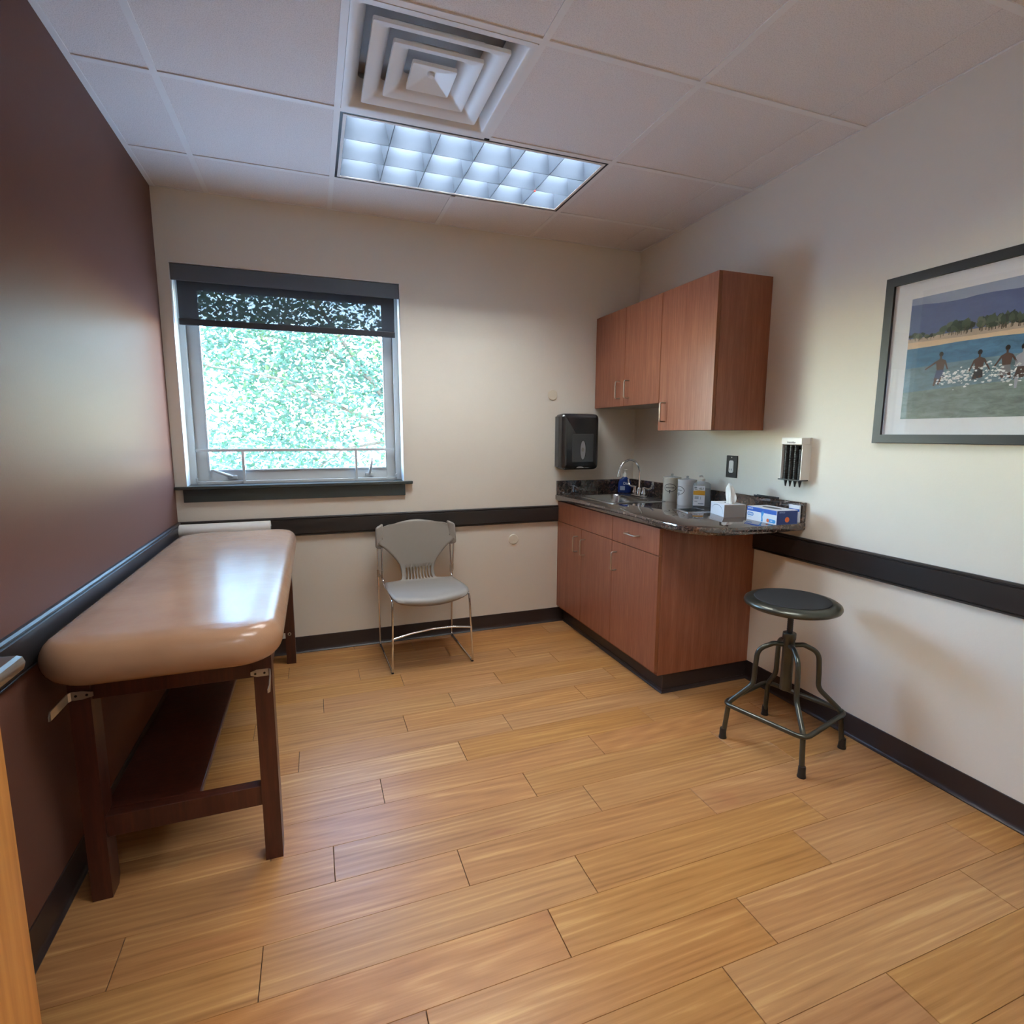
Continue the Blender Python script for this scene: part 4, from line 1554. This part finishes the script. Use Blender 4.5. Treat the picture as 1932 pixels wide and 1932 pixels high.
# ear-tip (specula) dispenser
ed = thing('specula_dispenser', 'white wall dispenser holding four black columns of ear specula beside the cabinet', 'dispenser', (W, -1.437, 1.10))
EY0, EY1 = -1.500, -1.380
bm = B()
box(bm, W - 0.010, W, EY0, EY1, 1.113, 1.315, 0.001)
obj('back_plate', bm, M['white'], ed)
bm = B()
box(bm, W - 0.062, W - 0.010, EY0, EY1, 1.282, 1.315, 0.003)
obj('top_cap', bm, M['white'], ed)
for y in (EY0 + 0.0015, EY1 - 0.0015):
    obj('side_rail', bx(W - 0.056, W - 0.010, y - 0.0022, y + 0.0022, 1.116, 1.282), M['white'], ed)
obj('bottom_lip', bx(W - 0.064, W - 0.010, EY0 - 0.004, EY1 + 0.004, 1.112, 1.118, 0.001), M['black'], ed)
for i in range(4):
    y = EY1 - 0.018 - i * 0.0275
    bm = B()
    lathe(bm, [(0.0, 0.118), (0.0130, 0.118), (0.0130, 0.004), (0.0, 0.004)], (W - 0.036, y, 1.162 if False else 1.116), 14)
    zt = 1.280 if i < 3 else 1.262
    bm.free()
    bm = B()
    prof = [(0.0, 1.118)]
    z = 1.118
    while z < zt - 0.001:
        prof += [(0.0132, z), (0.0132, z + 0.006), (0.0118, z + 0.0075)]
        z += 0.009
    prof += [(0.0, zt)]
    lathe(bm, prof, (W - 0.036, y, 0), 14)
    stk = obj('specula_column', bm, M['black'], ed, 40)
    bm = B()
    lathe(bm, [(0.0, 1.117), (0.0100, 1.117), (0.0055, 1.098), (0.0026, 1.082), (0.0, 1.081)], (W - 0.036, y, 0), 12)
    obj('tip', bm, M['black'], stk, 40)
lettering('lettering', 'WelchAllyn', 0.0105, M['ink'], ed, (W - 0.0622, -1.440, 1.2925), (0, -1, 0), (0, 0, 1), bold=0.0002)

# cream wall caps
for nm, lb_, x, z in (('blank_disc', 'round cream blank disc on the wall above the black towel dispenser', 2.256, 1.590), ('blank_disc', 'round cream blank disc low on the wall between chair and cabinet', 1.977, 0.617)):
    t = thing(nm, lb_, 'wall disc', (x, 0, z), group='cream wall discs')
    bm = B()
    lathe(bm, [(0.0, 0), (0.035, 0), (0.035, 0.003), (0.032, 0.006), (0.0, 0.007)], (0, 0, 0), 32)
    xf(bm, Matrix.Translation((x, 0, z)) @ Matrix.Rotation(math.radians(90), 4, 'X'))
    obj('face', bm, M['cream'], t, 40)

# framed picture on the right wall
pc = thing('framed_picture', 'black framed beach photograph with white mat on the right wall', 'picture', (W, -2.25, 1.61))
PY0, PY1, PZ0, PZ1 = -2.690, -1.806, 1.296, 1.936
fw = 0.034


def yz_frame(y0, y1, z0, z1, w, x0, x1):
    """mitred picture frame on the right wall"""
    o = [(y0, z0), (y1, z0), (y1, z1), (y0, z1)]
    i = [(y0 + w, z0 + w), (y1 - w, z0 + w), (y1 - w, z1 - w), (y0 + w, z1 - w)]
    bm = B()
    L = [[(x1, a, b) for a, b in o], [(x0 + .002, a, b) for a, b in o], [(x0, a + (0.002 if a == y0 else -0.002), b + (0.002 if b == z0 else -0.002)) for a, b in o], [(x0, a, b) for a, b in i], [(x1, a, b) for a, b in i]]
    rings = [[bm.verts.new(p) for p in l] for l in L]
    for A, C in zip(rings, rings[1:] + rings[:1]):
        for k in range(4):
            bm.faces.new((A[k], A[(k + 1) % 4], C[(k + 1) % 4], C[k]))
    return bm


obj('frame', yz_frame(PY0, PY1, PZ0, PZ1, fw, W - 0.026, W - 0.001), M['frame_black'], pc)
obj('mat_board', bx(W - 0.014, W - 0.011, PY0 + 0.02, PY1 - 0.02, PZ0 + 0.02, PZ1 - 0.02), M['mat_board'], pc)
# the print: layers of flat ink shapes, u runs to the right, v up
UL, VL = 0.672, 0.450
me = bpy.data.meshes.new('print')
verts, faces, cols = [], [], []


def ink(pts, c, lay, ripple=0.0):
    n0 = len(verts)
    for u, v in pts:
        verts.append((W - 0.0142 - lay * 0.00012, -1.908 - u, 1.390 + v))
    faces.append(list(range(n0, n0 + len(pts))))
    cols.append((c[0], c[1], c[2], ripple))


rp_ = random.Random(11)
ink([(0, 0), (UL, 0), (UL, VL), (0, VL)], rgb(150, 160, 182), 0)
ridge = [(0.0, .426), (.053, .423), (.094, .417), (.144, .414), (.181, .414), (.22, .417), (.267, .417), (.345, .411), (.42, .416), (.50, .43), (.58, .424), (UL, .41)]
ink([(0, 0.28)] + [(UL, 0.28)] + ridge[::-1], rgb(92, 102, 138), 1, 0.10)
ink([(0, 0.27), (UL, 0.27), (UL, 0.312), (.30, .305), (.10, .303), (0, .302)], rgb(176, 156, 138), 2, 0.2)
for i in range(150):
    u = rp_.uniform(0.0, UL)
    dens = 0.35 + 0.65 * min(1, max(0, (u - 0.09) / 0.05))
    if rp_.random() > dens:
        continue
    h = (0.030 if u < 0.10 else 0.052) * rp_.uniform(0.5, 1.0)
    v0 = 0.292 + rp_.uniform(-0.003, 0.006)
    c = rp_.choice([rgb(52, 62, 50), rgb(72, 82, 66), rgb(92, 98, 82), rgb(44, 50, 42)])
    ww = rp_.uniform(0.008, 0.017)
    pts = []
    for k in range(11):
        a = 2 * math.pi * k / 11
        pts.append((min(UL, max(0, u + ww * math.cos(a) * rp_.uniform(.6, 1.15))), v0 + h * 0.66 + h * 0.36 * math.sin(a) * rp_.uniform(.6, 1.1)))
    ink(pts, c, 3 + i * 0.01)
    ink([(max(0, u - .001), v0), (min(UL, u + .001), v0), (min(UL, u + .001), v0 + h * .5), (max(0, u - .001), v0 + h * .5)], rgb(84, 76, 64), 3 + i * 0.01)
ink([(0, .262), (.10, .263), (.20, .268), (.30, .268), (.40, .262), (UL, .262), (UL, .285), (.36, .283), (.25, .282), (.1, .285), (0, .288)], rgb(206, 178, 150), 5, 0.1)
ink([(0, 0), (UL, 0), (UL, .263), (.40, .263), (.30, .268), (.18, .268), (.10, .265), (0, .264)], rgb(70, 108, 138), 6, 0.55)
ink([(0, 0), (UL, 0), (UL, .20), (.4, .205), (.2, .20), (0, .19)], rgb(100, 122, 132), 7, 0.6)
ink([(0, 0), (UL, 0), (UL, .105), (.4, .12), (.2, .112), (0, .10)], rgb(112, 124, 118), 8, 0.7)
for i in range(520):
    u = rp_.uniform(0.12, 0.66)
    v = 0.146 + rp_.gauss(0, 0.016) + 0.008 * math.sin(u * 30)
    r_ = rp_.uniform(0.0008, 0.0042)
    ink([(u + r_ * 1.8 * math.cos(a * math.pi / 4) * rp_.uniform(.5, 1.2), v + r_ * math.sin(a * math.pi / 4) * rp_.uniform(.5, 1.3)) for a in range(8)], rgb(*[rp_.randint(186, 232)] * 3), 9 + i * 0.01)


def runner(u, v, s, skin, short, al, ar, ls, lean=0.0):
    """small figure wading: head at (u, v)"""
    L = 12
    d = 0.010 * s
    ink([(u + .0072 * s * math.cos(a * math.pi / 6), v + .009 * s * math.sin(a * math.pi / 6)) for a in range(12)], rgb(30, 26, 24), L)
    ink([(u - .003 * s, v - .006 * s), (u + .003 * s, v - .006 * s), (u + .003 * s, v - .02 * s), (u - .003 * s, v - .02 * s)], skin, L + .1)
    ink([(u - .016 * s, v - .024 * s), (u - .004 * s, v - .017 * s), (u + .004 * s, v - .017 * s), (u + .017 * s, v - .023 * s), (u + .012 * s, v - .058 * s), (u - .010 * s, v - .058 * s)], skin, L + .2)
    ink([(u - .011 * s, v - .056 * s), (u + .013 * s, v - .056 * s), (u + .016 * s, v - .085 * s), (u - .018 * s, v - .092 * s)], short, L + .3)
    for (x0, y0, x1, y1, w) in ((-.014, -.026, al[0], al[1], .0034), (.015, -.026, ar[0], ar[1], .0034), (-.010, -.085, ls[0], ls[1], .005), (.010, -.082, ls[2], ls[3], .005)):
        p, q_ = Vector((u + x0 * s, v + y0 * s)), Vector((u + x1 * s, v + y1 * s))
        dd = (q_ - p).normalized()
        nn = Vector((-dd.y, dd.x)) * w * s
        ink([tuple(p - nn), tuple(p + nn), tuple(q_ + nn * .6), tuple(q_ - nn * .6)], skin, L + .4)


sk1 = rgb(74, 50, 40)
runner(.126, .231, 1.0, sk1, rgb(66, 72, 100), (-.052, -.050), (.026, -.056), (-.016, -.112, -.002, -.108))
runner(.251, .222, 1.0, sk1, rgb(44, 46, 50), (-.028, -.062), (.034, -.062), (-.004, -.085, .004, -.085))
runner(.331, .226, 1.0, sk1, rgb(120, 116, 120), (-.034, -.060), (.030, -.050), (-.006, -.098, .016, -.100))
runner(.376, .224, 1.12, rgb(150, 150, 160), rgb(70, 52, 46), (-.016, -.056), (.030, -.056), (-.010, -.118, .02, -.09))
runner(.455, .220, 1.05, sk1, rgb(60, 70, 96), (-.030, -.060), (.034, -.054), (-.010, -.10, .018, -.104))
runner(.545, .226, 1.0, sk1, rgb(110, 60, 54), (-.030, -.054), (.032, -.060), (-.014, -.108, .010, -.100))
me.from_pydata(verts, [], faces)
at = me.color_attributes.new('ink', 'FLOAT_COLOR', 'CORNER')
li = 0
for poly, c in zip(me.polygons, cols):
    for k in poly.loop_indices:
        at.data[k].color = c
obj_me('print', me, M['print'], pc)
obj('glass', bx(W - 0.0215, W - 0.0205, PY0 + 0.02, PY1 - 0.02, PZ0 + 0.02, PZ1 - 0.02), M['pic_glass'], pc)


# ================================================================== CEILING FIXTURES
def troffer(label, x0, x1, y0, y1):
    t = thing('ceiling_light', label, 'light', ((x0 + x1) / 2, (y0 + y1) / 2, H))
    a = TW / 2 + 0.0005
    x0, x1, y0, y1 = x0 + a, x1 - a, y0 + a, y1 - a
    # black reveal ring, then a white door frame
    bm = B()
    for (p, q, r_, s) in ((x0, x0 + .011, y0, y1), (x1 - .011, x1, y0, y1), (x0 + .011, x1 - .011, y0, y0 + .011), (x0 + .011, x1 - .011, y1 - .011, y1)):
        box(bm, p, q, r_, s, H + 0.001, H + 0.006)
    obj('reveal', bm, plain('black_reveal', rgb(34, 36, 40), 0.5), t)
    x0, x1, y0, y1 = x0 + .011, x1 - .011, y0 + .011, y1 - .011
    bm = B()
    for (p, q, r_, s) in ((x0, x0 + .013, y0, y1), (x1 - .013, x1, y0, y1), (x0 + .013, x1 - .013, y0, y0 + .013), (x0 + .013, x1 - .013, y1 - .013, y1)):
        box(bm, p, q, r_, s, H - 0.001, H + 0.012, 0.001)
    obj('louver_frame', bm, M['vent'], t)
    ix0, ix1, iy0, iy1 = x0 + .013, x1 - .013, y0 + .013, y1 - .013
    bm = B()
    box(bm, x0, x1, y0, y1, H + 0.150, H + 0.156)
    for (p, q, r_, s) in ((x0, x0 + .004, y0, y1), (x1 - .004, x1, y0, y1), (x0, x1, y0, y0 + .004), (x0, x1, y1 - .004, y1)):
        box(bm, p, q, r_, s, H + 0.012, H + 0.150)
    obj('housing', bm, M['vent'], t)
    nx, ny = 6, 3
    dx, dy = (ix1 - ix0) / nx, (iy1 - iy0) / ny
    zb, zt = H + 0.002, H + 0.082

    def blade(axis, c, p, q, tw):
        """parabolic blade: thin at the bottom, wide at the top"""
        pr_ = []
        for k in range(7):
            v = k / 6
            pr_.append((0.0015 + tw * v ** 1.8, zb + (zt - zb) * v))
        sec = [(-w, z) for w, z in pr_] + [(w, z) for w, z in pr_[::-1]]
        bm = B()
        if axis == 'y':
            loft(bm, [[(c + w, y, z) for w, z in sec] for y in (p, q)])
        else:
            loft(bm, [[(x, c + w, z) for w, z in sec] for x in (p, q)])
        return obj('louver_blade', bm, M['louver'], t, 40)
    for i in range(0, nx + 1):
        if 0 < i < nx:
            blade('y', ix0 + i * dx, iy0, iy1, 0.022)
    for j in range(1, ny):
        blade('x', iy0 + j * dy, ix0, ix1, 0.034)
    # half blades at the rim
    for (ax, c) in (('x', iy0), ('x', iy1), ('y', ix0), ('y', ix1)):
        s = 1 if c in (iy0, ix0) else -1
        tw = 0.034 if ax == 'x' else 0.022
        sec = [(0, zb), (s * 0.001, zb)] + [(s * (0.0015 + tw * (k / 6) ** 1.8), zb + (zt - zb) * k / 6) for k in range(1, 7)] + [(0, zt)]
        bm = B()
        if ax == 'x':
            loft(bm, [[(x, c + w, z) for w, z in sec] for x in (ix0, ix1)])
        else:
            loft(bm, [[(c + w, y, z) for w, z in sec] for y in (iy0, iy1)])
        obj('rim_reflector', bm, M['louver'], t, 40)
    for j in range(ny):
        bm = B()
        yc = iy0 + (j + 0.5) * dy
        tube(bm, [(ix0 + 0.01, yc, H + 0.112), (ix1 - 0.01, yc, H + 0.112)], 0.0155, 12)
        obj('lamp_tube', bm, M['tube'], t, 40)
    return t, (ix0, iy0, dx, dy)


tr, (ix0, iy0, dx, dy) = troffer('recessed louvred ceiling light next to the air diffuser', CX[1], CX[3], RY[1], RY[0])
bm = B()
lathe(bm, [(0, -0.004), (0.004, -0.003), (0.0055, 0), (0.004, 0.003), (0, 0.004)], (ix0 + 5 * dx, iy0 + 2 * dy, H - 0.001), 12)
obj('indicator_dot', bm, M['red'], tr, 60)
troffer('second recessed louvred ceiling light, over the entrance side of the room', CX[1], CX[3], RY[4], RY[3])

# air diffuser
vd = thing('air_diffuser', 'white square stepped cone ceiling air diffuser beside the light', 'vent', ((CX[1] + CX[2]) / 2, (RY[1] + RY[2]) / 2, H))
vcx, vcy = (CX[1] + CX[2]) / 2, (RY[1] + RY[2]) / 2


def sq(h, z, r=0.006):
    return [(vcx + x, vcy + y, z) for x, y in rrect(-h, h, -h, h, min(r, h * 0.5), 3)]


def square_loft(loops, closed=False):
    bm = B()
    rings = [[bm.verts.new(p) for p in l] for l in loops]
    pairs = list(zip(rings, rings[1:])) + ([(rings[-1], rings[0])] if closed else [])
    for A, C in pairs:
        for i in range(len(A)):
            bm.faces.new((A[i], A[(i + 1) % len(A)], C[(i + 1) % len(A)], C[i]))
    return bm


bm = square_loft([sq(0.2920, H + 0.003), sq(0.2920, H - 0.002), sq(0.272, H - 0.002), sq(0.266, H + 0.002, .01), sq(0.252, H + 0.022, .014), sq(0.240, H + 0.050, .016), sq(0.232, H + 0.085, .02), sq(0.234, H + 0.085, .02), sq(0.290, H + 0.006)], True)
obj('outer_frame', bm, M['vent'], vd, 40)
for (h, zl) in ((0.223, H - 0.004), (0.151, H - 0.006)):
    bm = square_loft([sq(h, zl + 0.012), sq(h + 0.0005, zl + 0.002), sq(h - 0.001, zl), sq(h - 0.030, zl + 0.008, .01), sq(h - 0.052, zl + 0.024, .012), sq(h - 0.066, zl + 0.056, .014),
                      sq(h - 0.064, zl + 0.057, .014), sq(h - 0.050, zl + 0.027, .012), sq(h - 0.029, zl + 0.0105, .01)], True)
    obj('diffuser_cone', bm, M['vent'], vd, 40)
bm = square_loft([sq(0.077, H + 0.004), sq(0.0775, H - 0.006), sq(0.076, H - 0.008), sq(0.040, H + 0.004), sq(0.012, H + 0.016)])
bm.faces.new([v for v in bm.verts][-len(sq(0.012, 0)):])
obj('centre_plate', bm, M['vent'], vd, 30)
bm = B()
lathe(bm, [(0.0, -0.003), (0.010, -0.003), (0.013, 0.0), (0.013, 0.010), (0.0, 0.010)], (vcx, vcy, H + 0.008), 20)
obj('adjusting_knob', bm, M['vent'], vd, 40)
bm = square_loft([sq(0.240, H + 0.086), sq(0.240, H + 0.11)])
bm2 = B()
box(bm, vcx - 0.24, vcx + 0.24, vcy - 0.24, vcy + 0.24, H + 0.108, H + 0.112)
obj('duct', bm, M['vent_dark'], vd)

# ================================================================== OUTSIDE
struct('ground_outside', bx(-60, 60, 0.6, 90, -3.3, -3.2), M['asphalt'])


def tree(name, label, base, crown_c, crown_r, n, limbs, leaf=0.075, seed=1):
    t = thing(name, label, 'tree', base, group=None)
    r_ = random.Random(seed)
    bx_, by_, bz_ = base
    bm = B()
    tube(bm, limbs[0][0], limbs[0][1], 10)
    obj('trunk', bm, M['bark'], t, 60)
    for pts, rad in limbs[1:]:
        bm = B()
        tube(bm, pts, rad, 7)
        obj('branch', bm, M['bark'], t, 60)
    vs, fs = [], []
    for i in range(n):
        while True:
            p = Vector((r_.uniform(-1, 1), r_.uniform(-1, 1), r_.uniform(-1, 1)))
            if p.length < 1:
                break
        c = Vector(crown_c) + Vector((p.x * crown_r[0], p.y * crown_r[1], p.z * crown_r[2]))
        if math.sin(c.x * 2.3 + 1.0) + math.sin(c.z * 2.9 + c.x) + math.sin(c.y * 3.1) < -1.15:
            continue
        s = leaf * r_.uniform(0.7, 1.25)
        q = Euler((r_.uniform(-1.0, 1.0), r_.uniform(-1.0, 1.0), r_.uniform(0, 6.28))).to_quaternion()
        n0 = len(vs)
        for (x, y, z) in ((0, -0.5, 0), (0.30, -0.12, 0.06), (0.22, 0.22, 0.05), (0, 0.55, -0.04), (-0.22, 0.22, 0.05), (-0.30, -0.12, 0.06), (0, 0.0, -0.02)):
            vs.append(tuple(c + q @ Vector((x * s, y * s, z * s)) - Vector(base)))
        fs += [(n0, n0 + 1, n0 + 6), (n0 + 1, n0 + 2, n0 + 6), (n0 + 2, n0 + 3, n0 + 6), (n0 + 3, n0 + 4, n0 + 6), (n0 + 4, n0 + 5, n0 + 6), (n0 + 5, n0, n0 + 6)]
    me = bpy.data.meshes.new('foliage')
    me.from_pydata(vs, [], fs)
    obj_me('foliage', me, M['leaf'], t, local=True, kind='stuff')
    return t


tx, ty = 3.3, 5.6
limbs = [([(tx, ty, -3.2), (tx - .1, ty, -1.5), (tx, ty + .1, 0.3), (tx - .15, ty, 2.2), (tx - .1, ty, 5.0)], [.17, .15, .13, .09, .03]),
         ([(tx - .05, ty, 0.35), (2.0, 5.2, 1.55), (1.15, 5.0, 2.7), (0.75, 4.9, 3.3)], [.06, .04, .026, .012]),
         ([(tx - .05, ty, 0.3), (2.2, 5.0, 1.30), (1.30, 4.8, 1.62), (0.40, 4.7, 2.05), (-0.6, 4.6, 2.2)], [.05, .034, .026, .02, .01]),
         ([(tx - .05, ty, 0.2), (2.4, 5.3, 0.95), (1.75, 5.2, 1.20), (1.15, 5.1, 1.10), (0.6, 5.0, 0.70)], [.05, .03, .024, .018, .008]),
         ([(2.0, 5.2, 1.2), (1.45, 5.0, 1.46), (0.9, 4.9, 1.28)], [.022, .016, .007]),
         ([(1.6, 5.1, 2.1), (0.9, 4.9, 2.55), (0.1, 4.8, 2.62)], [.022, .014, .006])]
tree('broadleaf_tree', 'tall leafy broadleaf tree close outside the window', (tx, ty, -3.2), (1.2, 5.4, 2.6), (3.4, 1.3, 2.6), 30000, limbs, 0.085, 4)
tx2, ty2 = -2.4, 9.5
limbs2 = [([(tx2, ty2, -3.2), (tx2, ty2, -1), (tx2 + .1, ty2, 1.5), (tx2, ty2, 4)], [.2, .17, .12, .03]),
          ([(tx2, ty2, 0), (tx2 + 1, ty2 - .3, 1.2), (tx2 + 2, ty2 - .4, 1.9)], [.06, .04, .01]),
          ([(tx2, ty2, .5), (tx2 - 1, ty2 - .3, 1.6), (tx2 - 2, ty2 - .4, 2.4)], [.06, .04, .01])]
tree('broadleaf_tree', 'farther leafy tree low behind the nearer branches outside', (tx2, ty2, -3.2), (0.4, 9.5, 1.7), (5.0, 1.5, 2.9), 9000, limbs2, 0.11, 9)
bd = thing('pale_building', 'pale low building across the street, mostly hidden by leaves', 'building', (3.0, 40, -3.2))
obj('walls', bx(-6, 14, 40, 50, -3.2, 0.6), M['siding'], bd)
obj('roof', bx(-6.5, 14.5, 39.5, 50.5, 0.6, 1.0, 0.1), M['roofing'], bd)
for i in range(6):
    obj('window', bx(-4.5 + i * 3, -3.0 + i * 3, 39.94, 40.02, -2.2, -0.7), M['dark_glass'], bd)
